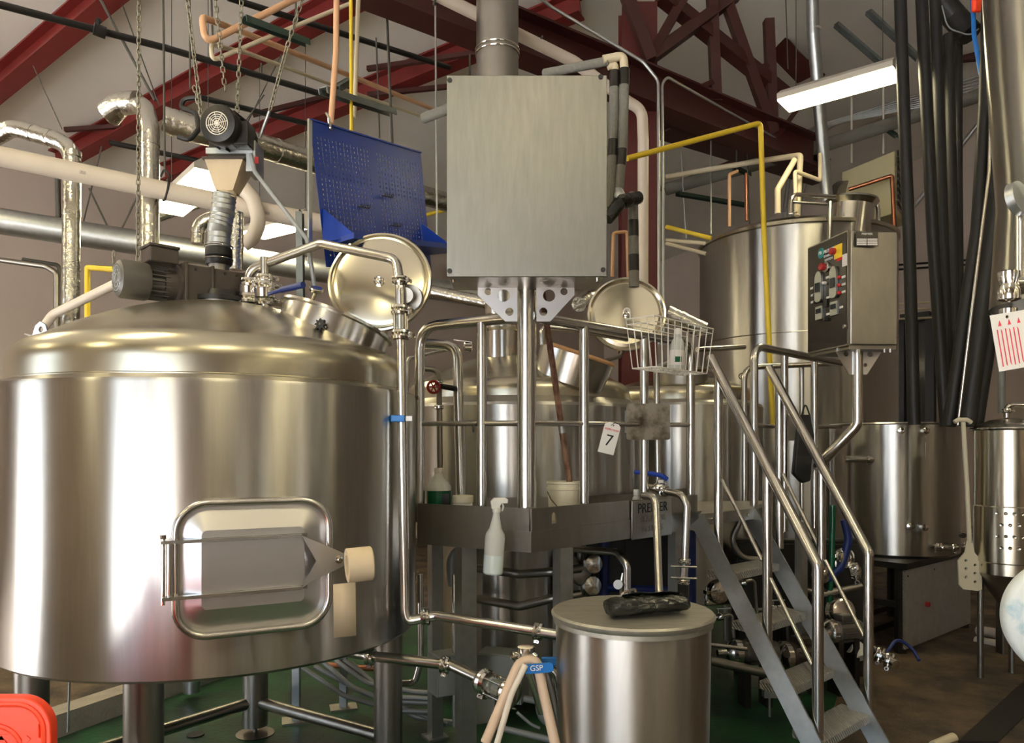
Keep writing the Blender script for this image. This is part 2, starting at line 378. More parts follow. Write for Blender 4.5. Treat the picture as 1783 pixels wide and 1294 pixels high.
for (a, b) in (((1148, 330, 11), (1290, 276, 11)), ((640, 120, 8.6), (830, 92, 8.2)), ((600, 160, 9.3), (440, 200, 9.0)), ((640, 165, 9.0), (790, 150, 9.0)), ((113, 226, 9.4), (240, 218, 9.4))):
    struct('roof_purlin', MB().bar(P(*a), P(*b), .05, .05), 'redd')
c0 = TP(1110, 110); cc = struct('wall_column', MB(), 'red') if False else None
mm = MB(); x0 = G(1110, 7.45, 0)
for s_ in (-1, 1): mm.box((x0.x, x0.y+s_*.12, 3.0), .34, .02, 6.0)
mm.box((x0.x, x0.y, 3.0), .02, .24, 6.0)
struct('pillar', mm, 'redm')

# ceiling lights
def fixture(a, b, wd, label, group='tube lights'):
    a, b = V(a), V(b); t = (b-a).normalized(); L = (b-a).length; x = t.cross(V((0, 0, 1))).normalized()
    f = thing('ceiling_light', label, 'ceiling light', a.lerp(b, .5), group)
    u = V((0, 0, 1))
    sec = [(-wd/2, .0), (wd/2, .0), (wd/2, .05), (wd*.25, .11), (-wd*.25, .11), (-wd/2, .05)]
    obj('housing', MB().prism([a+x*p+u*(q+.012) for p, q in sec], b-a), 'housing', f)
    obj('diffuser', MB().prism([a+x*p+u*q for p, q in [(-wd*.46, 0), (wd*.46, 0), (wd*.46, .012), (-wd*.46, .012)]], b-a), 'lamp', f)
    for s_ in (.12, .88):
        q = a.lerp(b, s_)+V((0, 0, .12)); vv = q.dot(UB); obj('hanger_rod', MB().cyl(q, V((q.x, q.y, ch(vv)-.01)), .004, 6), 'rod', f)
    return f
fixture(P(1364, 186, 7.2), P(1563, 130, 6.57), .34, 'bright long tube light hanging above the unit heater')
fixture(P(290, 372, 7.6), P(374, 302, 6.49), .34, 'tube light glowing behind the motor hopper')
fixture(P(440, 412, 8.6), P(545, 386, 8.03), .34, 'dimmer tube light behind the blue peg panel')
for u, z, vs_ in ((-3.2, 4.95, (-7.5, -3.6, .4)), (-.2, 4.95, (-7.5, -3.6, .4)), (2.6, 4.95, (-7.5, .4, 4.6, 8.4)), (7.5, 5.3, (4.6,))):
    for v in vs_:
        a = UV(u, v, z)
        if a.y > .3 and abs(a.x/a.y) < .8 and HY-(z-EYE)/a.y*FPX > -60: continue      # the photograph shows none there
        fixture(a-UA*.62, a+UA*.62, .34, 'ceiling tube light out over the work floor', 'tube lights out of view')

# ================================================================ MASH TUN
TC = V((-1.431, 3.735, 0)); TR = .95
def on_tank(px, py, r=TR, c=TC):     # point on the jacket seen at that pixel
    d = V(((px-CX)/FPX, 1.0)); d2 = V((c.x, c.y)); A_ = d.dot(d); B_ = d.dot(d2); D_ = B_*B_-A_*(d2.dot(d2)-r*r)
    t = (B_-math.sqrt(max(D_, 0)))/A_; return P(px, py, t)
def dome_prof(R, z0, rise, kn=.10, lip=.06):     # torispherical lid profile above z0
    pr = [(R, z0), (R, z0+lip)]
    for k in range(1, 7): a = math.radians(80*k/6); pr.append((R-kn*(1-math.cos(a)), z0+lip+kn*math.sin(a)))
    r0, h0 = pr[-1]; top = z0+rise
    for k in range(1, 13): u = k/12; pr.append((r0*(1-u), h0+(top-h0)*(1-(1-u)**2)))
    pr[-1] = (0, top); return pr
mt = thing('mash_tun', 'large brushed steel mash tun on legs with a raking door in its jacket', 'brewing vessel', TC)
ZB, ZT = .83, 1.965
obj('jacket', MB().lathe([(TR-.5, ZB+.01), (TR-.012, ZB), (TR, ZB+.012), (TR, ZT-.02), (TR-.005, ZT-.004), (TR-.02, ZT), (TR-.055, ZT+.018), (TR-.3, ZT+.018)], TC, n=160, caps=False), 'jacket', mt, ang=25)
obj('lid_dome', MB().lathe([(TR-.05, ZT), (TR-.05, ZT+.02), (TR-.058, ZT+.024)]+dome_prof(TR-.058, ZT+.024, .415, .12, .062), TC, n=128, caps=False), 'dome', mt, ang=50)
# raking door
c = on_tank(440, 980); nv = V((c.x-TC.x, c.y-TC.y, 0)).normalized(); tv = V((-nv.y, nv.x, 0)); tv = tv if tv.x > 0 else -tv
def dpt(x, z, o): return c+tv*x+V((0, 0, z))+nv*o
DM = frame3(c, tv, (0, 0, 1))
def dpx(px, py, o=.045):     # door-plane coordinates of a pixel
    q = c+nv*o; k = V(((px-CX)/FPX, 1, (HY-py)/FPX)); e = V((0, 0, EYE)); t = (q-e).dot(nv)/k.dot(nv); h = e+k*t-c
    return h.dot(tv), h.z
x0, y1 = dpx(306, 878); x1, y0 = dpx(574, 1086)
rr = rrect(x0, y0, x1, y1, .11, 8)
obj('door_frame', MB().tube([dpt(x, z, .035+.0*x) for x, z in rr], .0145, closed=True, n=12), 'pipe', mt)
# skirt joining the frame with the curved jacket
m = MB(); N = len(rr)
def jk(x, z):     # jacket surface behind a door-plane point
    q = dpt(x, z, 0); s_ = (V((q.x, q.y, 0))-TC); a_ = s_.dot(nv); l_ = s_.dot(tv); return q+nv*(math.sqrt(max(TR*TR-l_*l_, .01))-a_-.01)
vs = [dpt(x, z, .03) for x, z in rr]+[jk(x, z) for x, z in rr]
m.add(vs, [(i, (i+1) % N, N+(i+1) % N, N+i) for i in range(N)]); obj('door_collar', m, 'doorplate', mt)
m = MB(); ri = rrect(x0+.024, y0+.024, x1-.024, y1-.024, .09, 8); rj = rrect(x0+.085, y0+.10, x1-.10, y1-.10, .02, 8)
vs = [dpt(x, z, .020) for x, z in rr]+[dpt(x, z, .024) for x, z in ri]+[dpt(x, z, .052) for x, z in rj]
m.add(vs, [(i, (i+1) % N, N+(i+1) % N, N+i) for i in range(N)]+[(N+i, N+(i+1) % N, 2*N+(i+1) % N, 2*N+i) for i in range(N)]+[tuple(range(2*N, 3*N))])
dp = obj('door_panel', m, 'doorplate', mt, ang=8)
# strap yoke: two bars and a pointed latch plate
zu, zl = dpx(440, 937, .07)[1], dpx(440, 1031, .07)[1]; xl = dpx(284, 985, .06)[0]; xp = dpx(525, 985, .07)[0]; xt = dpx(602, 980, .07)[0]; zm = (zu+zl)/2
for z in (zu, zl):
    obj('door_strap', MB().bar(dpt(xl-.005, z, .062), dpt(xp, z, .066), .012, .030, up=nv), 'pipe', mt)
    obj('strap_rib', MB().box(dpt((x0+x1)/2+.0, z, .052), (x1-x0)*.68, .004, .014, R=Matrix((tv, nv, V((0, 0, 1)))).transposed()), 'dark', mt)
m_ = .028
plate('latch_plate', [(xp, zu-c.z*0), (xp+.06, zu-.028), (xt-.02, zm+.028), (xt, zm+.015), (xt, zm-.02), (xt-.02, zm-.032), (xp+.03, zl+.02), (xp, zl), (xp+.055, zm)], [circ(xt-.030, zm, .011, 12)], .006, frame3(c+nv*.075, tv, (0, 0, 1)) , 'doorplate', mt)
obj('hinge_pin', MB().cyl(dpt(xl, zl-.022, .060), dpt(xl, zu+.018, .060), .007, 10).cyl(dpt(xl, zu+.012, .06), dpt(xl, zu+.026, .06), .011, 8), 'chrome', mt)
obj('hinge_tube', MB().cyl(dpt(xl+.021, zl, .050), dpt(xl+.021, zu, .050), .0135, 14), 'pipe', mt)
for z in (zu, zl): obj('hinge_bracket', MB().bar(dpt(xl+.021, z, -.02), dpt(xl+.021, z, .06), .02, .008, up=(0, 0, 1)), 'pipe', mt)
obj('latch_bolt', MB().lathe([(.016, 0), (.016, .012), (.007, .014), (.007, .030)], dpt(xt-.03, zm, .072), nv, 12), 'chrome', mt)
obj('latch_block', MB().box(dpt(xt-.02, zm, .015), .03, .10, .05, R=Matrix((tv, nv, V((0, 0, 1)))).transposed()), 'pipe', mt)
# legs, feet and braces
LG = [V((-1.439, 2.97, 0)), V((-2.23, 3.53, 0)), V((-.64, 3.93, 0)), V((-1.52, 4.50, 0))]
for i, q in enumerate(LG):
    lg = obj('leg', MB().cyl(q+V((0, 0, .06)), q+V((0, 0, ZB+.03)), .073, 28), 'plate', mt)
    obj('foot', MB().lathe([(.105, 0), (.11, .006), (.03, .014), (.014, .016), (.014, .07)], q+V((0, 0, .006)), n=24), 'dark', lg)
for a, b, z in ((3, 2, .20), (3, 1, .20), (2, 0, .12), (1, 0, .12)):
    obj('leg_brace', MB().cyl(LG[a]+V((0, 0, z)), LG[b]+V((0, 0, z)), .034, 16), 'plate', mt)
# lifting lug on the lid
q = P(70, 590, 3.95); zl_ = q.z
lm = frame3(P(72, 578, 3.95), (1, -.35, -.35), (0, 0, 1))
plate('lifting_lug', [(-.05, -.04), (.05, -.05), (.045, .015), (.02, .045), (-.02, .05), (-.045, .02)], [circ(0, .012, .016, 14)], .012, lm, 'doorplate', mt)
obj('lug_pad', MB().box(P(74, 592, 3.95), .16, .06, .006, R=Matrix.Rotation(math.radians(20), 3, 'Y')), 'doorplate', mt)
# inlet flange under the gear motor
obj('drive_flange', MB().lathe([(.17, 0), (.17, .016), (.12, .018), (.12, .04)], (TC.x, TC.y, ZT+.415), n=32), 'dark', mt)
# manway: tilted collar, gasket rim, open lid, knob
mx = V((.85, .12, -.32)).normalized(); mz = V((.34, .10, .93)).normalized(); mc = P(588, 561, 3.66)-mz*.065
R_ = .262
obj('manway_collar', MB().lathe([(R_-.012, -.16), (R_, .0), (R_, .055), (R_+.018, .060), (R_+.018, .072), (R_-.03, .072), (R_-.03, -.1)], mc, mz, 56, caps=False), 'pipe', mt)
# open lid, hinged behind the collar
lc = P(661, 491, 3.95); ln = V((-.04, -.93, .17)).normalized(); RL = .268
ml = obj('manway_lid', MB().lathe([(0, .012), (RL-.055, .010), (RL-.030, .003), (RL-.022, -.004), (RL-.010, .012), (RL, .010), (RL+.006, 0), (RL, -.02), (RL-.03, -.035), (0, -.06)], lc, ln, 72, caps=False), 'lidsteel', mt, ang=20)
obj('lid_boss', MB().lathe([(.028, 0), (.028, .01), (.020, .014), (.012, .010), (.009, .02), (0, .022)], lc+ln*.011, ln, 24), 'chrome', ml)
obj('hinge_arm', MB().tube([lc-ln*.05+V((.0, 0, -.10)), lc-ln*.07+V((.02, 0, -.26)), mc+mx*.2+V((.02, .2, .05))], .012, .04), 'dark', ml)
kp = P(560, 566, 3.36)
kn = V((-.2, -1, .1)).normalized(); kx, ky, _ = basis(kn)
m = MB()
star = []
for k in range(32): rr_ = .022+.0055*math.cos(8*2*PI*k/32); star.append(kp+kx*math.cos(2*PI*k/32)*rr_+ky*math.sin(2*PI*k/32)*rr_)
m.prism(star, kn*.018)
kb = obj('clamp_knob', m, 'black', mt); obj('knob_bolt', MB().cyl(kp-kn*.08, kp+kn*.021, .005, 10), 'chrome', kb)
tag(text('stamped_mark', 'L3', .03, frame3(P(133, 748, 2.815), (1, -.15, 0), (0, 0, 1)), 'label', None), 'tiny pale mark scratched on the mash tun jacket', 'mark') if False else None

# gear motor (agitator drive)
gm = thing('gear_motor', 'grey electric gear motor lying on top of the mash tun', 'motor', (TC.x, TC.y, ZT+.45))
gx = V((.72, .69, 0)).normalized(); gy = V((gx.y, -gx.x, 0)); Rg = Matrix((gx, -gy, V((0, 0, 1)))).transposed()
def gp(px, py, d): return P(px, py, d)
zc = gp(362, 500, 3.7).z
gc = V((TC.x-.075, TC.y, zc-.01))
obj('base_plate', MB().lathe([(.14, 0), (.14, .02), (.10, .03), (.09, .055)], (TC.x, TC.y, ZT+.435+.01), n=28), 'blackm', gm)
gz = gc.z+.0
obj('gearbox', MB().box(gc+gx*.015, .30, .20, .19, R=Rg), 'gear', gm, bev=.008)
for sx in (-.145, -.02, .15): obj('gearbox_flange', MB().box(gc+gx*(.015+sx), .014, .215, .205, R=Rg), 'gear', gm, bev=.003)
for sx in (-.10, .04, .10):
    for sz in (-.075, .075): obj('bolt', MB().cyl(gc+gx*(.015+sx)+gy*.10+V((0, 0, sz)), gc+gx*(.015+sx)+gy*.108+V((0, 0, sz)), .007, 6), 'blackm', gm)
mA = gc-gx*.14; mB = gc-gx*.28; mC = gc-gx*.43
obj('gear_neck', MB().lathe([(.098, 0), (.098, .03), (.075, .035), (.075, .09)], gc-gx*.12, -gx, 28), 'gear', gm)
m = MB().cyl(mA, mB, .060, 28)
obj('motor_body', m, 'motor', gm)
for k in range(20):
    a = 2*PI*k/20; d = gy*math.cos(a)+V((0, 0, 1))*math.sin(a)
    obj('cooling_fin', MB().bar(gc-gx*.19+d*.068, gc-gx*.285+d*.068, .004, .026, up=d), 'motor', gm)
obj('fan_cowl', MB().lathe([(.085, 0), (.088, .01), (.088, .105), (.082, .122), (.064, .130), (.060, .124), (0, .122)], gc-gx*.275, -gx, 40), 'motor', gm)
m = MB()
for k in range(-5, 6):
    h_ = math.sqrt(max(.060**2-(k*.0109)**2, 0)); e_ = gc-gx*.404
    m.bar(e_+gy*(k*.0109)-V((0, 0, h_)), e_+gy*(k*.0109)+V((0, 0, h_)), .004, .004, up=gx)
for R2 in (.02, .04, .058): m.ring(gc-gx*.404, gx, R2, .002, 24, 5)
obj('fan_grille', m, 'zinc', gm); obj('grille_recess', MB().cyl(gc-gx*.396, gc-gx*.3985, .060, 32), 'black', gm)
jb = gc-gx*.215+V((0, 0, .125))
obj('junction_box', MB().box(jb, .13, .13, .07, R=Rg), 'gear', gm, bev=.006)
obj('junction_lid', MB().box(jb+V((0, 0, .042)), .14, .14, .014, R=Rg), 'gear', gm, bev=.004)

# ================================================================ SECOND KETTLE, THIRD VESSEL, TALL TANK
K2 = V((.05, 5.60, 0)); K3 = V((1.42, 6.45, 0)); K4 = V((3.256, 8.75, 0))
k2 = thing('brew_kettle', 'domed brew kettle behind the platform rail with its lid open', 'brewing vessel', K2)
z2 = 1.99
obj('jacket', MB().lathe([(.5, 1.12), (.89, 1.10), (.90, 1.11), (.90, z2-.02), (.89, z2), (.86, z2+.015), (.80, z2+.05), (.6, z2+.05)], K2, n=96, caps=False), 'jacket', k2, ang=25)
obj('lid_dome', MB().lathe(dome_prof(.81, z2+.03, .37, .10, .05), K2, n=96, caps=False), 'dome', k2, ang=50)
obj('firebox_shell', MB().lathe([(.42, .10), (.43, .10), (.43, 1.11), (.3, 1.11)], (-.05, 5.2, 0), n=64), 'jacket', k2)
nk = V((P(877, 600, 5.35).x, 5.35, 0)); zk = P(877, 608, 5.35).z
obj('stack_collar', MB().lathe([(.115, -.12), (.115, .12), (.125, .13), (.135, .14), (.135, .155), (.12, .16), (.125, .175), (.135, .19), (.12, .20), (.118, .24)], nk+V((0, 0, zk)), n=40), 'pipe', k2)
# collar ring of the kettle's manway
m2 = P(1000, 632, 5.05); n2 = V((.30, -.12, .9)).normalized()
obj('manway_collar', MB().lathe([(.235, -.14), (.25, .02), (.255, .06)], m2, n2, 48, caps=False), 'pipe', k2)
obj('manway_gasket', MB().ring(m2+n2*.065, n2, .25, .014, 48, 8), 'gasket', k2)
l2 = P(1091, 547, 5.15); nn2 = V((-.10, -.97, .20)).normalized()
ml = obj('manway_lid', MB().lathe([(0, .012), (.215, .012), (.235, .002), (.25, .014), (.262, .012), (.266, 0), (.26, -.02), (0, -.05)], l2, nn2, 64, caps=False), 'lidsteel', k2, ang=20)
obj('lid_boss', MB().lathe([(.03, 0), (.03, .012), (.018, .02), (0, .02)], l2+nn2*.012, nn2, 20), 'chrome', ml)
obj('hinge_arm', MB().tube([l2-nn2*.04-V((0, 0, .05)), l2-nn2*.07-V((.03, 0, .26)), m2+V((.2, .1, .02))], .014, .05), 'dark', ml)
for dx in (-.33, .2): obj('leg', MB().cyl(K2+V((dx*1.8, -.1, 0)), K2+V((dx*1.8, -.1, 1.12)), .05, 16), 'plate', k2)
for dx in (-.33, .33): obj('leg', MB().cyl(K2+V((dx*1.8, .5, 0)), K2+V((dx*1.8, .5, 1.12)), .05, 16), 'plate', k2)
# exhaust stack
st = thing('exhaust_stack', 'round steel exhaust stack rising above the big square box', 'exhaust stack', nk+V((0, 0, zk+.24)))
sx_ = (P(866, 60, 5.35)); zt_ = ch(sx_.dot(UB))-.08
obj('lower_tube', MB().cyl(nk+V((0, 0, zk+.24)), V((sx_.x, 5.35, P(0, 150, 5.35).z)), .13, 36, r2=.146), 'pipe', st)
obj('upper_tube', MB().cyl(V((sx_.x, 5.35, P(0, 150, 5.35).z)), V((sx_.x, 5.35, zt_)), .148, 40), 'plate', st)
for yy in (88, 96): obj('band', MB().ring(V((sx_.x, 5.35, P(0, yy, 5.35).z)), (0, 0, 1), .150, .008, 40, 8), 'chrome', st)
# third vessel
k3 = thing('hot_water_vessel', 'domed steel vessel half hidden behind the wire basket and rail posts', 'brewing vessel', K3)
z3 = 2.05
obj('jacket', MB().lathe([(.4, .5), (.67, .5), (.68, .51), (.68, z3-.02), (.67, z3), (.61, z3+.03), (.4, z3+.03)], K3, n=80, caps=False), 'jacket', k3, ang=25)
obj('lid_dome', MB().lathe(dome_prof(.61, z3+.02, .24, .08, .05), K3, n=80, caps=False), 'dome', k3, ang=50)
m3 = P(1188, 652, 6.1)
obj('manway_collar', MB().lathe([(.20, -.12), (.20, .02)], m3, (0, -.05, 1), 40, caps=False), 'dark', k3)
obj('manway_rim', MB().ring(m3+V((0, 0, .03)), (0, -.05, 1), .205, .016, 40, 8), 'dome', k3)
for a in range(3): obj('leg', MB().cyl(K3+V((.55*math.cos(a*2.1+.5), .55*math.sin(a*2.1+.5), 0)), K3+V((.55*math.cos(a*2.1+.5), .55*math.sin(a*2.1+.5), .52)), .04, 14), 'plate', k3)
# tall tank
k4 = thing('tall_storage_tank', 'tall vertical steel tank behind the control cabinet', 'storage tank', K4)
zt4 = P(1384, 374, 7.55).z
obj('shell', MB().lathe([(1.0, .4), (1.064, .42), (1.064, zt4-.02)], K4, n=128, caps=False), 'jacket', k4, ang=25)
obj('top_rim', MB().lathe([(1.064, zt4-.03), (1.084, zt4-.02), (1.084, zt4+.015), (1.04, zt4+.03), (.9, zt4+.09), (.5, zt4+.16), (0, zt4+.19)], K4, n=96), 'dome', k4, ang=40)
obj('weld_seam', MB().ring(K4+V((0, 0, P(1384, 572, 7.55).z)), (0, 0, 1), 1.063, .006, 96, 6), 'plate', k4)
mq = P(1482, 368, 7.9)
obj('manway_collar', MB().lathe([(.22, -.25), (.22, .05), (.26, .10), (.25, .12), (.1, .17), (0, .18)], mq, (0.1, -.05, 1), 40), 'pipe', k4)
a = P(1377, 372, 7.6); 
obj('top_rail', MB().tube([a, P(1377, 338, 7.6), P(1528, 348, 8.0), P(1530, 392, 8.0)], .022, .10, 12).tube([P(1380, 352, 7.6), P(1440, 356, 7.6)], .014, 0, 10), 'pipe', k4)
obj('vent_pipe', MB().tube([P(1446, 352, 7.6), P(1444, 420, 7.52), P(1440, 470, 7.50)], .022, .05, 12), 'pipe', k4)
for a in range(4): obj('leg', MB().cyl(K4+V((.85*math.cos(a*1.57+.5), .85*math.sin(a*1.57+.5), 0)), K4+V((.85*math.cos(a*1.57+.5), .85*math.sin(a*1.57+.5), .44)), .06, 14), 'plate', k4)
tag(text('tank_number', 'O', .10, frame3(on_tank(1292, 656, 1.070, K4), (.9, -.35, 0), (0, 0, 1)), 'ink', None), 'small black letter printed low on the tall tank', 'marking')

# ================================================================ OPEN TANK ON SKID, SMALL CONE TANK
K5 = V(((1555-CX)/FPX*7.05, 7.05, 0)); R5 = .545
k5 = thing('open_top_tank', 'open topped round steel tank standing on the checker plate skid', 'brewing vessel', K5)
zt5, zb5 = P(0, 737, 6.5).z, .75
obj('shell', MB().lathe([(0, zb5+.03), (R5-.01, zb5+.02), (R5-.03, zb5), (R5, zb5+.02), (R5, zt5-.01), (R5+.012, zt5), (R5, zt5+.012), (R5-.012, zt5), (R5-.012, zb5+.05), (0, zb5+.05)], K5, n=96, caps=False), 'jacket', k5)
def on5(px, py, r=R5): return on_tank(px, py, r, K5)
q = on5(1512, 800); obj('side_nozzle', MB().cyl(q+V((.1, 0, 0)), q+V((-.22, -.02, 0)), .032, 18).cyl(q+V((.02, 0, 0)), q+V((-.012, 0, 0)), .05, 18), 'pipe', k5)
for (px, py) in ((1568, 750), (1608, 750), (1583, 916), (1606, 918)):
    q = on5(px, py); nq = (q-K5); nq.z = 0; nq.normalize()
    obj('port', MB().lathe([(.022, -.02), (.022, .035), (.030, .038), (.030, .05), (.012, .055), (0, .056)], q, nq, 18), 'chrome', k5)
for px in (1567, 1608):
    q = on5(px, 752); nq = (q-K5); nq.z = 0; nq.normalize(); obj('clip', MB().cyl(q+nq*.02-V((.03, 0, 0)), q+nq*.02+V((.03, 0, 0)), .006, 8), 'chrome', k5)
q = on5(1608, 770); obj('hook_wire', MB().tube([q+V((0, -.02, .05)), q+V((0, -.03, 0)), q+V((0, -.03, -.14))], .006, .01, 8), 'chrome', k5)
q = on5(1624, 952); d_ = V((.5, -.8, 0)).normalized()
v5 = obj('drain_valve', MB().tube([q, q+d_*.08, q+V((.16, -.10, 0))], .024, .03, 14), 'chrome', k5)
clamp(q+d_*.05, d_, .024, k5); clamp(q+V((.13, -.085, 0)), (1, -.2, 0), .024, k5)
obj('valve_handle', MB().bar(q+V((.05, -.07, .04)), q+V((.24, -.12, .025)), .016, .005), 'chrome', v5)
# skid
A5, B5 = P(1576, 1137, 6.25), P(1690, 1092, 7.2); A5.z = .0; B5.z = .0
e5 = (B5-A5).normalized(); f5 = V((-e5.y, e5.x, 0)); 
sk = thing('checker_plate_skid', 'dark steel equipment skid with a checker plate side panel', 'equipment skid', A5)
def sp(a, b, z): return A5+e5*a+f5*b+V((0, 0, z))
L5 = (B5-A5).length
obj('side_panel', MB().hexa([sp(0, 0, .04), sp(L5, 0, .04), sp(L5, .02, .04), sp(0, .02, .04), sp(0, 0, .69), sp(L5, 0, .69), sp(L5, .02, .69), sp(0, .02, .69)]), 'checker', sk)
for zz in (.70,): obj('top_deck', MB().hexa([sp(-.02, -.02, zz), sp(L5, -.02, zz), sp(L5, 0.75, zz), sp(-.02, 0.75, zz), sp(-.02, -.02, zz+.05), sp(L5, -.02, zz+.05), sp(L5, 0.75, zz+.05), sp(-.02, 0.75, zz+.05)]), 'blackm', sk)
for (a, b) in ((.03, .05), (.03, .7), (L5-.05, .05), (L5-.05, .7)): obj('leg', MB().box(sp(a, b, .35), .07, .07, .70), 'blackm', sk)
for b in (.05, .38, .7): obj('cross_rail', MB().bar(sp(.02, b, .10), sp(L5, b, .10), .05, .05), 'blackm', sk)
obj('end_rail', MB().bar(sp(.02, .02, .40), sp(.02, .7, .40), .05, .05), 'blackm', sk)
for k in range(3): obj('bolt', MB().cyl(sp(.05+k*.55, -.006, .64), sp(.05+k*.55, .0, .64), .008, 8), 'blackm', sk)
obj('red_knob', MB().cyl(sp(.42, -.03, .36), sp(.42, 0, .36), .022, 16), 'redval', sk)
# cone tank far right
K6 = V(((1757-CX)/FPX*5.6, 5.6, 0)); R6 = .225
k6 = thing('dimple_jacket_tank', 'slim polished steel tank with a dimpled cooling band and clamped lid', 'fermenter', K6)
zt6, zb6 = P(0, 748, 5.4).z, P(0, 1005, 5.4).z
obj('shell', MB().lathe([(R6, zb6), (R6, zt6), (R6+.012, zt6+.004)], K6, n=64, caps=False), 'lidsteel', k6)
obj('cooling_band', MB().lathe([(R6, P(0, 985, 5.4).z), (R6+.008, P(0, 983, 5.4).z), (R6+.008, P(0, 885, 5.4).z), (R6, P(0, 883, 5.4).z)], K6, n=64, caps=False), 'lidsteel', k6)
for r_ in range(4):
    for k in range(9):
        a = PI*1.5+(k-4)*.22+(r_ % 2)*.11; dd = V((math.cos(a), math.sin(a), 0))
        obj('dimple', MB().lathe([(.014, 0), (.012, .005), (.005, .003), (0, .001)], K6+dd*(R6+.006)+V((0, 0, P(0, 895+r_*20, 5.4).z)), dd, 12), 'chrome', k6)
obj('cone_bottom', MB().lathe([(R6, zb6), (.05, zb6-.26), (.03, zb6-.30)], K6, n=48), 'dark', k6)
obj('lid', MB().lathe([(R6+.02, zt6), (R6+.02, zt6+.012), (R6-.02, zt6+.035), (R6-.10, zt6+.075), (.04, zt6+.09), (0, zt6+.09)], K6, n=56), 'pipe', k6)
obj('lid_clamp', MB().ring(K6+V((0, 0, zt6+.008)), (0, 0, 1), R6+.016, .012, 56, 8), 'chrome', k6)
q = K6+V((-.05, -.05, zt6+.09)); obj('vent_arm', MB().tube([q, q+V((0, 0, .09)), q+V((.12, -.03, .09)), q+V((.2, -.05, 0))], .02, .05, 12), 'chrome', k6)
clamp(q+V((0, 0, .05)), (0, 0, 1), .02, k6)
for a in range(3):
    dd = V((math.cos(a*2.09+.9), math.sin(a*2.09+.9), 0)); obj('leg', MB().cyl(K6+dd*(R6-.03)+V((0, 0, 0)), K6+dd*(R6-.03)+V((0, 0, zb6+.02)), .022, 12), 'dark', k6)

# ================================================================ ROUND BIN WITH LID
BC = V((.475, 3.0, 0)); zb = 1.7-283/FPX*3.0
bn = thing('round_steel_bin', 'waist high round steel bin under the rolled black bag', 'bin', BC)
obj('drum_body', MB().lathe([(.27, .005), (.285, .01), (.302, zb-.05), (.302, zb-.02)], BC, n=96), 'bin', bn)
bl = obj('bin_lid', MB().lathe([(.306, zb-.045), (.309, zb-.045), (.309, zb-.028), (.318, zb-.018), (.320, zb-.008), (.312, zb), (0, zb+.002)], BC, n=96), 'binlid', bn, ang=40)
q0, q1 = P(1083, 1048, 3.1), P(1108, 1040, 3.2)
q0.z = zb; q1.z = zb
obj('lid_handle', MB().tube([P(1082, 1042, 3.12).xy.to_3d()+V((0, 0, zb)), P(1082, 0, 3.12).xy.to_3d()+V((0, 0, zb+.045)), P(1107, 0, 3.22).xy.to_3d()+V((0, 0, zb+.045)), P(1107, 0, 3.22).xy.to_3d()+V((0, 0, zb))], .006, .02, 8), 'pipe', bl)
# rolled black bag
pA, pB = P(1060, 1066, 2.86), P(1192, 1058, 2.96)
pA.z = pB.z = zb+.040
ax = (pB-pA).normalized(); lat = V((-ax.y, ax.x, 0)); m = MB(); vs = []; NS, NR = 24, 20
for i in range(NS+1):
    u = i/NS; cpt = pA.lerp(pB, u)
    for k in range(NR):
        a = 2*PI*k/NR; rw = .058+.020*u+.004*math.sin(a*3+u*9); rh = .035+.003*math.sin(a*5+u*14)-.006*u
        if i in (0, NS): rw *= .85; rh *= .85
        vs.append(cpt+lat*(rw*math.cos(a)+.02*u)+V((0, 0, rh*math.sin(a)+random.uniform(-.0015, .0015))))
m.add(vs, [(i*NR+k, i*NR+(k+1) % NR, (i+1)*NR+(k+1) % NR, (i+1)*NR+k) for i in range(NS) for k in range(NR)]+[tuple(range(NR))[::-1], tuple(NS*NR+k for k in range(NR))])
bg = thing('black_plastic_bag', 'rolled up black plastic bag lying on the bin lid', 'plastic bag', pA)
obj('roll', m, 'bag', bg)
m = MB(); vs = []     # loose crumpled flap behind
for i in range(9):
    for j in range(6):
        u, v_ = i/8, j/5; q = pA.lerp(pB, .25+.8*u)+lat*(.02+.075*v_); vs.append(q+V((0, 0, .012+.030*(1-v_)*(1+.15*math.sin(u*5))+.004*math.sin(u*11+v_*5))))
m.add(vs, [(i*6+j, (i+1)*6+j, (i+1)*6+j+1, i*6+j+1) for i in range(8) for j in range(5)])
o = obj('loose_flap', m, 'bag', bg); md = o.modifiers.new('thick', 'SOLIDIFY'); md.thickness = .003

# ================================================================ PLATFORM
ZD, ZL = 1.30, 1.404         # deck and lip heights
C0 = V((.093, 3.70, 0)); CLf = V((-.505, 4.045, 0)); CR = V((1.175, 4.80, 0))
pf = thing('work_platform', 'raised steel brewing platform with tube handrails on square legs', 'platform', C0)
FH = .215
def fascia(a, b, name='fascia'):
    t = (b-a).normalized(); nrm_ = V((t.y, -t.x, 0)); nrm_ = nrm_ if nrm_.y < 0 else -nrm_
    m = MB().hexa([a+V((0, 0, ZL-FH)), b+V((0, 0, ZL-FH)), b-nrm_*.05+V((0, 0, ZL-FH)), a-nrm_*.05+V((0, 0, ZL-FH)), a+V((0, 0, ZL-FH*.52)), b+V((0, 0, ZL-FH*.52)), b-nrm_*.05+V((0, 0, ZL-FH*.52)), a-nrm_*.05+V((0, 0, ZL-FH*.52))])
    obj(name, m, 'plate', pf)
    a2, b2 = a-nrm_*.004, b-nrm_*.004
    return a2, b2, nrm_
a2, b2, nL = fascia(CLf, C0)
m = MB().hexa([a2+V((0, 0, ZL-FH*.52)), b2+V((0, 0, ZL-FH*.52)), b2-nL*.012+V((0, 0, ZL-FH*.52)), a2-nL*.012+V((0, 0, ZL-FH*.52)), a2+V((0, 0, ZL)), b2+V((0, 0, ZL)), b2-nL*.012+V((0, 0, ZL)), a2-nL*.012+V((0, 0, ZL))])
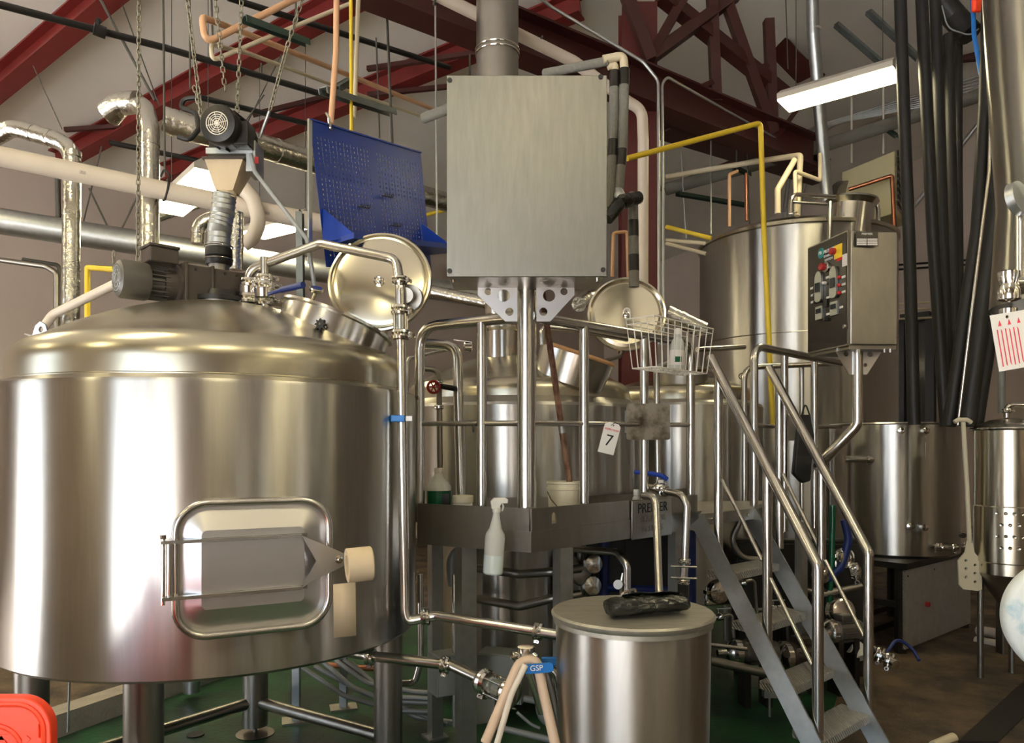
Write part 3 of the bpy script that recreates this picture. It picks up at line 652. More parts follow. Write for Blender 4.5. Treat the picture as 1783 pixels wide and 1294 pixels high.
obj('kick_plate', m, 'plate', pf)
a2, b2, nR = fascia(C0, CR)
tR = (CR-C0).normalized(); LR = (CR-C0).length
xs = ((P(967, 0, 1).x)); 
def along(px, a=C0, b=CR):      # distance along a-b of the pixel column
    k = (px-CX)/FPX; t = (b-a).normalized(); return (k*a.y-a.x)/(t.x-k*t.y)
sl0 = along(966)
plate('kick_plate', [(0, ZL-FH*.52), (LR, ZL-FH*.52), (LR, ZL), (0, ZL)], [[(sl0+.018*math.cos(PI*k/8), ZL-.045+.018*math.sin(PI*k/8)) for k in range(9)]+[(sl0-.018, ZL-.085), (sl0+.018, ZL-.085)]], .010, frame3(C0-nR*.009, tR, (0, 0, 1)), 'plate', pf)
deck = [CLf, C0, CR, V((1.70, 5.28, 0)), V((1.95, 5.75, 0)), V((1.3, 5.68, 0)), V((.80, 5.00, 0)), V((.34, 4.62, 0)), V((-.2, 4.60, 0)), V((-.50, 4.5, 0))]
obj('deck_plate', MB().slab([p+V((0, .012, 0)) for p in deck], ZD-.03, ZD), 'checker', pf)
# stairs landing edge
STL = [V((1.14, 4.60, 1.30)), V((1.263, 4.40, .969)), V((1.357, 4.20, .705)), V((1.45, 4.0, .422)), V((1.558, 3.80, .229))]
WV = V((.45, .42, 0)); 
obj('landing_plate', MB().slab([STL[0], STL[0]+WV*1.02, V((1.66, 5.24, 0)), CR+V((.03, .02, 0))], ZD-.03, ZD+.001), 'checker', pf)
a, b = STL[0]+V((0, 0, -.035)), STL[0]+WV*1.02+V((0, 0, -.035))
obj('landing_edge', MB().bar(a, b, .02, .07), 'plate', pf)
for k in (.16, .83): q = a.lerp(b, k)-nR*-.012; obj('bolt', MB().cyl(q, q+nR*.012, .010, 8), 'chrome', pf)
# inner kick plate at the back of the deck
for i, j in ((6, 5), (7, 6), (8, 7)):
    obj('inner_kick_plate', MB().bar(deck[i]+V((0, 0, ZD+.05)), deck[j]+V((0, 0, ZD+.05)), .008, .10), 'plate', pf)
# square legs and under-frame
def sq(px, d, z1=ZL-FH, w_=.085, yaw=.5, name='leg', nm='zinc'):
    q = G(px, d, 0); o = obj(name, MB().box(q+V((0, 0, z1/2)), w_, w_, z1, rz=yaw), nm, pf)
    obj('foot_plate', MB().box(q+V((0, 0, .012)), w_*1.8, w_*1.8, .012, rz=yaw), 'zinc', o); return o
sq(811, 3.98, w_=.085); sq(980, 3.90, w_=.075); sq(1177, 4.75, w_=.07); sq(758, 4.45, w_=.07); sq(1395, 5.3, w_=.06)
for a, b in ((C0, CLf), (C0, CR)):
    t = (b-a).normalized(); q = V((-t.y, t.x, 0)); q = q if q.y > 0 else -q
    obj('deck_beam', MB().bar(a+q*.16+V((0, 0, ZD-.07)), b+q*.16+V((0, 0, ZD-.07)), .05, .08), 'plate', pf)
# handrail: bent top tubes, posts, mid rails
RT = 2.386; RP = .028
def rp(px, py, s=None, line='R'):   # rail-plane point at that pixel column with the height of that pixel
    a, b = (C0, CR) if line == 'R' else (C0, CLf)
    t = (b-a).normalized(); q = a+t*along(px, a, b)+V((0, .065, 0)); return V((q.x, q.y, EYE+(HY-py)/FPX*q.y))
post = []
pl = rp(728, 870, line='L'); pl.z = ZD
RTZ = EYE+(HY-548)/FPX*3.73
c_ = V((C0.x, C0.y+.07, RTZ)); ptl = V((pl.x, pl.y, RTZ))
obj('top_rail', MB().tube([V((pl.x, pl.y, ZD)), ptl, c_], RP, .12, 18), 'pipe', pf)
pr = rp(1207, 860); RTR = EYE+(HY-598)/FPX*pr.y
obj('top_rail', MB().tube([c_, V((pr.x, pr.y, RTR)), V((pr.x, pr.y, ZD))], RP, .12, 18), 'pipe', pf)
for px, ln in ((838, 'L'), (1019, 'R'), (1125, 'R')):
    q = rp(px, 0, line=ln); d_ = (pl if ln == 'L' else pr); f = ((q.xy-C0.xy).length)/((d_.xy-C0.xy).length)
    zt__ = RTZ+((RTZ if ln == 'L' else RTR)-RTZ)*f
    obj('rail_post', MB().cyl(V((q.x, q.y, ZD)), V((q.x, q.y, zt__-.01)), RP*.93, 18), 'pipe', pf)
zm_ = EYE+(HY-737)/FPX*3.75
cm = V((C0.x, C0.y+.065, zm_))
obj('mid_rail', MB().cyl(V((pl.x, pl.y, EYE+(HY-738)/FPX*pl.y)), cm, .0145, 14), 'pipe', pf)
obj('mid_rail', MB().cyl(cm, V((pr.x, pr.y, EYE+(HY-740)/FPX*pr.y)), .0145, 14), 'pipe', pf)
obj('zip_tie', MB().ring(rp(823, 745, line='L'), (1, .2, 0), .024, .0025, 18, 5), 'black', pf)
# rails round the stair opening and the far side of the deck
def h4(px, py, d): return P(px, py, d)
obj('back_rail', MB().tube([h4(1214, 609, 5.35), h4(1296, 604, 5.6)], .020, .1, 14), 'pipe', pf)
q = h4(1313, 602, 5.2); e = h4(1462, 633, 5.9)
obj('top_rail', MB().tube([V((q.x, q.y, ZD)), q, V((e.x, e.y, e.z))], .028, .10, 16), 'pipe', pf)
q2 = h4(1296, 640, 5.75); obj('top_rail', MB().tube([V((q2.x, q2.y, ZD)), q2, h4(1470, 632, 6.05)], .022, .10, 16), 'pipe', pf)
for px, py, d in ((1366, 612, 5.45), (1418, 624, 5.7), (1396, 640, 6.0)):
    q = h4(px, py, d); obj('rail_post', MB().cyl(V((q.x, q.y, ZD-.2)), q, .026 if px != 1396 else .018, 14), 'pipe', pf)
obj('mid_rail', MB().tube([h4(1313, 741, 5.2), h4(1346, 743, 5.36)], .015, 0, 12), 'pipe', pf)
obj('mid_rail', MB().tube([h4(1420, 743, 5.7), h4(1464, 744, 5.9)], .015, 0, 12), 'pipe', pf)

# stairs
stt = thing('platform_stairs', 'steep steel stairs with checker treads and round tube handrails', 'stairs', STL[4])
wd = WV.normalized(); ds = (STL[4]-STL[0]); 
def stringer(off):
    pts = [P(1215, 905, 4.62)+off, P(1413, 1294, 3.80)+off]; t = (pts[1]-pts[0]).normalized(); e = pts[1]+t*((.0-pts[1].z)/t.z)
    return pts[0], e
s0, s1 = stringer(V((0, 0, 0)))
up_ = wd.cross((s1-s0).normalized())
obj('stringer', MB().bar(s0, s1, .012, .11, up=up_), 'zinc', stt)
obj('stringer', MB().bar(s0+WV, s1+WV, .012, .11, up=up_), 'zinc', stt)
run = V((ds.x, ds.y, 0)).normalized()
for i in range(1, 5):
    p = STL[i]; wv = WV*.96; dp_ = run*.20
    m = MB().hexa([p+V((0, 0, -.045)), p+wv+V((0, 0, -.045)), p+wv-dp_+V((0, 0, -.045)), p-dp_+V((0, 0, -.045)), p, p+wv, p+wv-dp_, p-dp_])
    obj('tread', m, 'checker', stt, bev=.004)
rL = [P(1237, 622, 4.62), P(1424, 985, 3.84)]; bL = G(1422, 3.84, .0)
obj('handrail', MB().tube([rL[0], rL[1], V((rL[1].x, rL[1].y, .02))], .0285, .05, 18), 'pipe', stt)
rR = [P(1339, 640, 5.02), P(1512, 963, 4.27)]
obj('handrail', MB().tube([rR[0], rR[1], V((rR[1].x, rR[1].y, .10))], .0275, .05, 18), 'pipe', stt)
def onl(px, a, b):
    k = (px-CX)/FPX; t = (k*a.y-a.x)/((b.x-a.x)-k*(b.y-a.y)); return a.lerp(b, t)
for px, py, (a, b) in ((1251, 962, rL), (1336, 1150, rL), (1357, 955, rR), (1430, 985, rR)):
    q = onl(px, a, b); zb_ = EYE+(HY-py)/FPX*q.y
    obj('rail_post', MB().cyl(V((q.x, q.y, zb_)), q, .0265, 16), 'pipe', stt)
for (xa, ya, xb, yb, ln) in ((1258, 836, 1327, 976, rL), (1342, 1008, 1414, 1158, rL), (1363, 826, 1424, 950, rR), (1437, 976, 1504, 1108, rR)):
    a = onl(xa, *ln); b = onl(xb, *ln); obj('mid_rail', MB().cyl(P(xa, ya, a.y), P(xb, yb, b.y), .012, 12), 'pipe', stt)

# ---- big square steel box on its post
bx = thing('square_steel_box', 'big square stainless steel box on a post above the platform corner', 'enclosure', V((C0.x, C0.y+.05, ZD)))
ZF = 3.45; x0, x1 = P(778, 0, ZF).x, P(1057, 0, ZF).x; z0, z1 = P(0, 482, ZF).z, P(0, 131, ZF).z
m = MB(); m.box(((x0+x1)/2, ZF+.17, (z0+z1)/2), x1-x0-.012, .31, z1-z0-.012); obj('enclosure_body', m, 'plate', bx, bev=.006)
dr = obj('front_cover', MB().box(((x0+x1)/2, ZF+.006, (z0+z1)/2), x1-x0, .012, z1-z0), 'boxplate', bx, bev=.003)
for px, py in ((783, 140), (1046, 134), (783, 472), (1050, 470)):
    q = P(px, py, ZF); obj('screw', MB().cyl(q+V((0, .002, 0)), q-V((0, .004, 0)), .0115, 14), 'black', dr)
for px, py in ((790, 490), (880, 492), (942, 492), (1040, 488)):
    q = P(px, py, ZF+.08); obj('bolt', MB().cyl(V((q.x, q.y, z0-.008)), V((q.x, q.y, z0+.01)), .006, 8), 'chrome', bx)
pc = G(917, 3.79, 0)
obj('post', MB().cyl(V((pc.x, pc.y, ZD)), V((pc.x, pc.y, z0+.01)), .047, 28), 'pipe', bx)
obj('post_sleeve', MB().cyl(V((pc.x, pc.y, ZD)), V((pc.x, pc.y, P(0, 835, 3.68).z)), .0485, 28), 'pipe', bx)
dz = 3.72
def q2d(px, py): q = P(px, py, dz); return (q.x, q.z)
Mb = frame3((0, dz, 0), (1, 0, 0), (0, 0, 1))
plate('gusset', [q2d(832, 497), q2d(832, 514), q2d(880, 560), q2d(901, 560), q2d(901, 497)], [[(q2d(cx, cy)[0]+r*math.cos(a*.35), q2d(cx, cy)[1]+r*math.sin(a*.35)) for a in range(18)] for cx, cy, r in ((850, 508, .018), (877, 515, .030), (887, 543, .020))], .008, Mb, 'doorplate', bx)
plate('gusset', [q2d(934, 497), q2d(934, 560), q2d(958, 560), q2d(1000, 514), q2d(1000, 497)], [[(q2d(cx, cy)[0]+r*math.cos(a*.35), q2d(cx, cy)[1]+r*math.sin(a*.35)) for a in range(18)] for cx, cy, r in ((982, 508, .018), (956, 515, .030), (946, 543, .020))], .008, Mb, 'doorplate', bx)

# ---- control cabinet on bent post
cb = thing('control_cabinet', 'steel control cabinet with a black button panel on a bent post', 'control cabinet', G(1492, 4.86, 1.5))
A = P(1481, 403, 4.70); Bq = P(1411, 431, 5.12); Cq = P(1563, 403, 4.72)
zt__, zb__ = EYE+(HY-402)/FPX*4.70, EYE+(HY-600)/FPX*4.70
A.z = Bq.z = Cq.z = 0; D_ = Bq+(Cq-A)
obj('cabinet_body', MB().slab([A, Cq, D_, Bq], zb__, zt__), 'plate', cb, bev=.006)
e = (A-Bq).normalized(); nn = V((-(A-Bq).normalized().y, (A-Bq).normalized().x, 0)); nn = nn if nn.x < 0 else -nn
Ld = (A-Bq).length
obj('door_rim', MB().slab([Bq+nn*.004, A+nn*.004-e*.0, A+nn*.018, Bq+nn*.018], zb__-.004, zt__+.004), 'plate', cb)
pn = obj('black_door', MB().slab([Bq+nn*.018+e*.008, A+nn*.018-e*.012, A+nn*.024-e*.012, Bq+nn*.024+e*.008], zb__+.006, zt__-.006), 'panel', cb)
def dq_(px, py):  # door coords of a pixel
    k = (px-CX)/FPX; b0 = Bq+nn*.024; t = (k*b0.y-b0.x)/(e.x-k*e.y); q = b0+e*t; return t, EYE+(HY-py)/FPX*q.y
DMx = frame3(Bq+nn*.026, e, (0, 0, 1))
def dbox(name, px, py, w_, h_, dpt_, mt_, r=0):
    x, z = dq_(px, py); q = Bq+nn*(.024+dpt_/2)+e*x+V((0, 0, z))
    if r: o = obj(name, MB().lathe([(r, 0), (r, dpt_), (r*.8, dpt_+.004), (0, dpt_+.004)], q-nn*dpt_/2, nn, 20), mt_, pn)
    else: o = obj(name, MB().box(q, w_, dpt_, h_, R=Matrix((e, -nn, V((0, 0, 1)))).transposed()), mt_, pn)
    return o
dbox('badge', 1430, 441, 0, 0, .003, 'teal', .034)
x_, z_ = dq_(1430, 441); text('badge_letters', 'PB', .030, frame3(Bq+nn*.032+e*x_+V((0, 0, z_)), e, (0, 0, 1)), 'whiteink', pn)
x_, z_ = dq_(1444, 436); text('panel_lettering', 'PREMIER', .030, frame3(Bq+nn*.027+e*x_+V((0, 0, z_)), e, (0, 0, 1)), 'whiteink', pn)
for k, wtxt in enumerate(('STAINLESS', 'SYSTEMS')): text('panel_lettering', wtxt, .020, frame3(Bq+nn*.027+e*x_+V((0, 0, z_-.030-.026*k)), e, (0, 0, 1)), 'whiteink', pn, space=1.2)
dbox('switch_plate', 1460, 438, .075, .085, .006, 'laby'); dbox('rotary_switch', 1454, 438, 0, 0, .030, 'redval', .022)
dbox('warning_strip', 1462, 451, .06, .02, .003, 'labr'); dbox('paper_sticker', 1471, 453, .05, .075, .002, 'label')
dbox('stop_ring', 1439, 465, 0, 0, .008, 'pipe', .034); dbox('stop_button', 1437, 465, 0, 0, .035, 'redval', .024)
for px, py in ((1428, 502), (1454, 494)):
    x, z = dq_(px, py); pr_ = [(x+.036*math.cos(a*PI/8), z+.06+.05*math.sin(a*PI/8)) for a in range(9)]+[(x-.036, z-.075), (x-.02, z-.09), (x+.02, z-.09), (x+.036, z-.075)]
    o = plate('drive_keypad', [(p[0]-x, p[1]-z) for p in pr_], [], .016, frame3(Bq+nn*.034+e*x+V((0, 0, z)), e, (0, 0, 1)), 'zinc', pn)
    dbox('keypad_screen', px, py-1, .044, .06, .026, 'dark_glass')
for px, py in ((1428, 545), (1454, 537)): dbox('temperature_controller', px, py, .075, .085, .012, 'zinc'); dbox('controller_screen', px, py-3, .05, .03, .018, 'dark_glass')
dbox('square_switch', 1439, 528, .04, .05, .012, 'blackm'); dbox('selector', 1438, 493, 0, 0, .02, 'label', .010); dbox('selector', 1440, 556, 0, 0, .02, 'blackm', .014); dbox('door_lock', 1472, 569, 0, 0, .01, 'dark', .014)
for px, py in ((1414, 502), (1415, 514), (1415, 526), (1441, 483), (1469, 482), (1469, 495), (1469, 508), (1442, 518), (1465, 535), (1423, 548), (1442, 547)): dbox('name_tag', px, py, .036, .014, .002, 'label')
for py in (483, 497, 510): dbox('push_button', 1462, py, 0, 0, .010, 'labr', .011)
for py in (502, 514, 526): dbox('push_button', 1420, py, 0, 0, .010, 'blackm', .011)
# nameplate on the side
q = P(1509, 416, 4.69); npl = obj('nameplate', MB().box(q+V((0, -.003, 0)), .136, .004, .088), 'panel', cb)
for i in range(2):
    for j in range(4): obj('nameplate_field', MB().box(q+V((-.033+i*.066, -.006, -.004-j*.011)), .060, .002, .007), 'label', npl)
text('nameplate_lettering', 'PREMIER', .018, frame3(q+V((0, -.0065, .028)), (1, 0, 0), (0, 0, 1)), 'label', npl)
pz = G(1493, 4.86, zb__)
obj('bent_post', MB().tube([pz+V((0, 0, .02)), V((pz.x, pz.y, P(0, 740, 4.86).z)), P(1433, 802, 4.98), P(1424, 812, 5.3)], .034, .09, 22), 'pipe', cb)
plate('gusset', [(.0, 0), (.13, 0), (.13, -.03), (.04, -.17), (0, -.17)], [circ(.06, -.04, .018, 14), circ(.03, -.11, .013, 12)], .006, frame3(V((pz.x+.02, pz.y, zb__)), (1, 0, 0), (0, 0, 1)), 'doorplate', cb)
plate('gusset', [(.0, 0), (-.13, 0), (-.13, -.03), (-.04, -.17), (0, -.17)], [circ(-.06, -.04, .018, 14)], .006, frame3(V((pz.x-.02, pz.y, zb__)), (1, .2, 0), (0, 0, 1)), 'doorplate', cb)
obj('base_channel', MB().slab([A+V((-.0, .02, 0)), Cq+V((0, .02, 0)), D_, Bq], zb__-.025, zb__), 'dark', cb)
for px in (1496, 1540, 1550): q = P(px, 0, 4.74); obj('cable_gland', MB().cyl(V((q.x, q.y, zb__-.045)), V((q.x, q.y, zb__-.02)), .008, 10), 'chrome', cb)

# ---- premier plaque
sA, sB = along(1098), along(1167)
pq = thing('embossed_plaque', 'embossed steel maker plaque screwed on the platform fascia', 'sign', C0+tR*sA)
plx = obj('plaque_plate', MB().hexa([C0+tR*a_+nR*b_+V((0, 0, z_)) for z_ in (ZL-.225, ZL-.005) for a_, b_ in ((sA, .012), (sB, .012), (sB, .002), (sA, .002))]), 'plate', pq, bev=.004)
Mp = frame3(C0+tR*((sA+sB)/2)+nR*.0135+V((0, 0, ZL-.052)), tR, (0, 0, 1))
text('plaque_letters', 'PREMIER', .078, Mp, 'ink', pq, space=1.05)
for k, wt in enumerate(('STAINLESS', 'SYSTEMS')): text('plaque_letters', wt, .048, frame3(C0+tR*((sA+sB)/2)+nR*.0135+V((0, 0, ZL-.115-.055*k)), tR, (0, 0, 1)), 'dark', pq, space=1.2)
# ---- stained plate and small box on rail post
q = rp(1129, 735); t_ = thing('stained_plate', 'brown stained square plate fixed to the rail posts', 'plate', q)
w_ = .26
plate('plate_face', rrect(-.130, -.105, .130, .105, .015), [], .008, frame3(q+V((0, -.06, 0)), (1, .12, 0), (0, 0, 1)), MT['rustplate'] if 'rustplate' in MT else 'plate', t_)
obj('mount_block', MB().box(q+V((-.105, -.03, .0)), .05, .04, .13), 'zinc', t_)
obj('mount_bar', MB().box(q+V((.0, -.038, .0)), .16, .03, .03), 'zinc', t_)

# ================================================================ PROCESS PIPING AROUND THE MASH TUN
t = thing('spray_pipe', 'polished steel pipe arching over the mash tun lid down its side', 'pipe', P(430, 540, 3.72))
pts = [P(434, 548, 3.72), P(432, 470, 3.72), P(558, 424, 3.62), P(690, 452, 3.50), P(697, 500, 3.43), P(705, 1062, 3.43), P(752, 1084, 3.43), P(752+4, 1070, 3.43), P(975, 1106, 3.18)]
obj('pipe_run', MB().tube(pts[:6]+[P(709, 1082, 3.43), P(760, 1072, 3.43), P(980, 1107, 3.16)], .0225, .075, 18), 'pipe', t)
obj('branch_pipe', MB().tube([P(461, 552, 3.68), P(460, 448, 3.68)], .019, 0, 16), 'pipe', t)
for px, py, r in ((434, 492, .026), (433, 520, .030), (461, 486, .026), (461, 500, .034), (461, 524, .028)):
    clamp(P(px, py, 3.70), (0, 0, 1), r, t, wing=(.8, -.6, 0))
obj('butterfly_valve', MB().lathe([(.03, -.03), (.05, -.02), (.052, .02), (.03, .03)], P(434, 506, 3.72), n=24), 'chrome', t)
vb = obj('butterfly_valve', MB().lathe([(.03, -.03), (.052, -.02), (.054, .02), (.03, .03)], P(461, 512, 3.68), n=24), 'chrome', t)
obj('valve_lever', MB().tube([P(468, 512, 3.64), P(490, 505, 3.55), P(528, 496, 3.45)], lambda u: .009+.006*u, .02, 10), 'blued', vb)
obj('tee_fitting', MB().cyl(P(438, 512, 3.71), P(458, 520, 3.69), .014, 12), 'chrome', t)
clamp(P(696, 488, 3.43), (0, 0, 1), .0225, t, wing=(1, -.3, 0)); clamp(P(697, 540, 3.43), (0, 0, 1), .027, t, wing=(1, -.3, 0)); clamp(P(698, 583, 3.43), (0, 0, 1), .027, t, wing=(1, -.3, 0))
sg = obj('sight_glass', MB().cyl(P(697, 546, 3.43), P(698, 576, 3.43), .026, 20), 'glass', t)
for k in range(4):
    a = PI/4+k*PI/2; d = V((math.cos(a)*.036, math.sin(a)*.036, 0)); obj('tie_rod', MB().cyl(P(697, 543, 3.43)+d, P(698, 579, 3.43)+d, .004, 8), 'chrome', sg)
clamp(P(741, 1075, 3.43), (1, 0, .1), .024, t, wing=(0, -.3, 1)); clamp(P(937, 1100, 3.22), (1, -.3, -.1), .024, t, wing=(0, -.3, -1))
obj('side_port', MB().cyl(P(716, 520, 3.55), P(712, 518, 3.50), .06, 24).cyl(P(716, 520, 3.6), P(706, 514, 3.44), .035, 20), 'dark', t)
obj('blue_clip', MB().box(P(693, 729, 3.405), .062, .03, .03), 'bluev', t, bev=.004); obj('clip_stub', MB().box(P(712, 729, 3.42), .03, .02, .022), 'plate', t)
th = thing('lid_thermometer', 'round dial thermometer on a bent stem beside the open manway', 'thermometer', P(548, 520, 3.75))
obj('dial', MB().lathe([(.030, 0), (.034, .004), (.034, .016), (.030, .020), (0, .019)], P(550, 508, 3.7), (.25, -.45, .9), 24), 'chrome', th)
obj('stem', MB().cyl(P(549, 510, 3.71), P(541, 528, 3.74), .010, 12), 'pipe', th)
pipe('dark_lid_pipe', 'dark horizontal pipe behind the lid valves of the mash tun', 'pipe', [P(463, 526, 3.95), P(560, 535, 4.0), P(600, 548, 4.0)], .018, 'dark')
# bottom outlet pipe
t = thing('outlet_pipe', 'steel outlet pipe from under the mash tun ending in a sight glass fitting', 'pipe', P(600, 1146, 3.55))
obj('pipe_run', MB().tube([P(560, 1128, 3.75), P(640, 1142, 3.5), P(785, 1158, 3.35), P(852, 1190, 3.2)], .024, .06, 16), 'pipe', t)
for px, py, d in ((645, 1144, 3.49), (775, 1158, 3.36)): clamp(P(px, py, d), (1, -.2, -.05), .025, t, wing=(0, -.3, -1) if px == 645 else (0, -.4, -.9))
ax_ = (P(890, 1206, 3.1)-P(845, 1188, 3.2)).normalized()
sgx = obj('sight_glass', MB().cyl(P(848, 1190, 3.2), P(884, 1206, 3.1), .034, 22), 'glass', t)
for u in (0, 1): clamp(P(845+u*42, 1188+u*18, 3.2-.1*u), ax_, .034, t, wing=(-.2, -.3, -1))
bx_, by_, _ = basis(ax_)
for k in range(4):
    a = PI/4+k*PI/2; d = bx_*math.cos(a)*.046+by_*math.sin(a)*.046; obj('tie_rod', MB().cyl(P(845, 1188, 3.2)+d, P(887, 1207, 3.1)+d, .005, 8), 'chrome', sgx)
# valve with blue handle and tan hoses draped over it
t = thing('blue_handle_valve', 'steel valve with a blue lever marked GSP behind the round bin', 'valve', P(925, 1165, 3.05))
obj('valve_body', MB().lathe([(.05, -.02), (.055, 0), (.05, .02), (.035, .03), (.035, .05)], P(916, 1148, 3.08), n=26), 'chrome', t)
obj('valve_neck', MB().tube([P(916, 1150, 3.1), P(930, 1190, 3.12), P(945, 1240, 3.15)], .022, .04, 14), 'pipe', t)
obj('side_knob', MB().lathe([(.012, -.02), (.018, 0), (.016, .012), (0, .014)], P(895, 1142, 3.05), (-1, -.4, .2), 16), 'chrome', t)
hM = frame3(P(935, 1164, 2.97), (1, .1, .04), (0, .1, 1))
plate('lever', rrect(-.052, -.016, .062, .016, .012), [], .012, hM, 'bluev', t, bev=.002)
text('lever_lettering', 'GSP', .030, frame3(P(934, 1164, 2.958), (1, .1, .04), (0, .1, 1)), 'whiteink', t)
obj('second_lever', MB().box(P(958, 1152, 3.12), .07, .02, .035), 'bluev', t, bev=.004)
obj('outlet_bend', MB().tube([P(945, 1158, 3.1), P(968, 1172, 3.1), P(974, 1205, 3.1)], .018, .04, 14), 'pipe', t)
def hose(name, label, pts, r, m_, cat='hose', group=None): return tag(obj(name, MB().tube([P(*p) for p in pts], r, .12, 12), m_), label, cat, group)
hose('tan_hose', 'tan hose draped over the blue levered valve, outer loop', [(845, 1294, 2.93), (880, 1210, 2.97), (905, 1152, 3.0), (935, 1148, 3.0), (945, 1200, 2.97), (970, 1310, 2.9)], .020, 'hose')
hose('pale_hose', 'pale thin hose lying against the tan hose', [(864, 1300, 2.90), (890, 1210, 2.93), (915, 1158, 2.95)], .012, 'hosew')
hose('grey_drain_hose', 'grey hose hanging down beside the tan hoses', [(948, 1158, 3.06), (960, 1200, 3.06), (975, 1262, 3.06), (985, 1330, 3.04)], .012, 'dark')
# pipes in front of the firebox shell
pipe('shell_pipe', 'dark steel pipe crossing behind the platform legs, upper of two', 'pipe', [P(800, 985, 4.6), P(905, 1000, 4.5), P(962, 996, 4.4), P(1010, 990, 4.5)], .026, 'dark')
pipe('shell_pipe', 'dark steel pipe bending behind the platform legs, lower of two', 'pipe', [P(800, 1038, 4.6), P(905, 1056, 4.45), P(962, 1042, 4.35), P(1010, 1035, 4.4)], .026, 'dark')
pipe('grey_wrap_hose', 'thick grey hose curling up behind the square platform leg', 'hose', [P(790, 1020, 4.25), P(784, 965, 4.25), P(830, 950, 4.3)], .032, 'conduit')
pipe('thin_drop_pipe', 'thin bright pipe dropping beside the grey electrical box', 'pipe', [P(791, 1000, 4.1), P(791, 1265, 4.1)], .012, 'pipe')
pipe('drop_pipe', 'slim steel pipe dropping from the platform next to the mash tun', 'pipe', [P(732, 1000, 4.2), P(733, 1150, 4.2), P(722, 1190, 4.2), P(700, 1190, 4.2)], .018, 'pipe')
pipe('drop_pipe', 'steel pipe running down behind the platform legs to a valve', 'pipe', [P(767, 945, 4.5), P(767, 1020, 4.5), P(760, 1180, 4.5)], .012, 'dark')
pipe('rail_pipe', 'bent steel drain pipe in front of the maker plaque, nearer the bin', 'pipe', [P(1120, 863, 4.25), P(1138, 865, 4.2), P(1142, 880, 4.18), P(1148, 1040, 4.0)], .021, 'pipe')
t = pipe('ball_valve_pipe', 'steel pipe with blue handled valve bending over the platform edge', 'pipe', [P(1128, 848, 4.5), P(1188, 862, 4.3), P(1196, 880, 4.28), P(1192, 985, 4.25), P(1190, 1020, 4.25)], .021, 'pipe', clamps=((0, .5), (2, .93), (3, .8)))
for py in (988, 1008): obj('clamp_pin', MB().cyl(P(1168, py-2, 4.22), P(1213, py, 4.22), .006, 8), 'chrome', t)
obj('ball_body', MB().lathe([(.02, -.04), (.036, -.025), (.04, 0), (.036, .025), (.02, .04)], P(1150, 850, 4.45), (1, -.1, -.1), 20), 'chrome', t)
bl_ = obj('blue_lever', MB().tube([P(1105, 822, 4.5), P(1130, 824, 4.46), P(1152, 828, 4.42), P(1162, 835, 4.42)], .014, .02, 10), 'blue', t)
obj('valve_nut', MB().box(P(1150, 840, 4.44), .03, .03, .03), 'chrome', t)
obj('black_boot', MB().cyl(P(1190, 1012, 4.25), P(1190, 1040, 4.25), .032, 18), 'black', t)
pipe('bent_drain', 'polished bent pipe under the platform, above the bin lid', 'pipe', [P(1000, 956, 4.6), P(1075, 962, 4.4), P(1092, 985, 4.35), P(1092, 1040, 4.35)], .022, 'pipe')
t = thing('sample_valve', 'small brass sample valve rising behind the bin lid', 'valve', P(1082, 1030, 3.5))
obj('valve_stem', MB().cyl(P(1082, 1050, 3.5), P(1081, 1020, 3.5), .008, 10), 'chrome', t); obj('valve_disc', MB().cyl(P(1076, 1018, 3.48), P(1080, 1019, 3.52), .022, 18), 'dark', t); obj('valve_spout', MB().cyl(P(1082, 1012, 3.5), P(1084, 998, 3.5), .008, 10, r2=.004), 'chrome', t)
# valve manifold under the platform
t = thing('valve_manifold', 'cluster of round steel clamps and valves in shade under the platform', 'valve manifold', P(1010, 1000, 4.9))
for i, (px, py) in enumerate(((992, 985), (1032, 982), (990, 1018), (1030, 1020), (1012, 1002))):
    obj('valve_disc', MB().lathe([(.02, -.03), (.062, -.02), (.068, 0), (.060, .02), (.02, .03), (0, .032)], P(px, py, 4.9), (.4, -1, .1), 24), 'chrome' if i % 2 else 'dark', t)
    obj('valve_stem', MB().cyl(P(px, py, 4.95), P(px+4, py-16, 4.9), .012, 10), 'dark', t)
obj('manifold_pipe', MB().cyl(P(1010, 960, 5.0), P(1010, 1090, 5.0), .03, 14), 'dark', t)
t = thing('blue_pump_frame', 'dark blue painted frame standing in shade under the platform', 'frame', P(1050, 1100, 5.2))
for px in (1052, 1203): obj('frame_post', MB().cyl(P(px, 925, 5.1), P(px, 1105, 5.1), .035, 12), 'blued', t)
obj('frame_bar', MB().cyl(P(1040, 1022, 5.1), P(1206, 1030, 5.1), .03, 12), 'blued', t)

def shade_box(label, x0, x1, y0, y1, z0, z1):  # added black boxes; their dark colour stands in for unlit shade
    t = thing('shade_filler_box', label, 'shade filler', V(((x0+x1)/2, (y0+y1)/2, 0)))
    obj('shade_body', MB().box(((x0+x1)/2, (y0+y1)/2, (z0+z1)/2), x1-x0, y1-y0, z1-z0), 'blackm', t, bev=.01)
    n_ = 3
    for k in range(n_): obj('shade_panel', MB().box((x0+(x1-x0)*(k+.5)/n_, y0-.006, (z0+z1)/2), (x1-x0)/n_-.03, .012, z1-z0-.06), 'black', t, bev=.004)
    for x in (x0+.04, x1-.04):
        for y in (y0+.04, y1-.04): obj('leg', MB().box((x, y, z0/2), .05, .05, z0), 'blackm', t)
shade_box('added black box standing for the deep shade under the platform deck', .50, 1.22, 5.10, 5.40, .10, 1.12)
shade_box('added black box standing for the shade behind the stair treads', 1.66, 2.62, 5.63, 5.76, .12, 1.02)
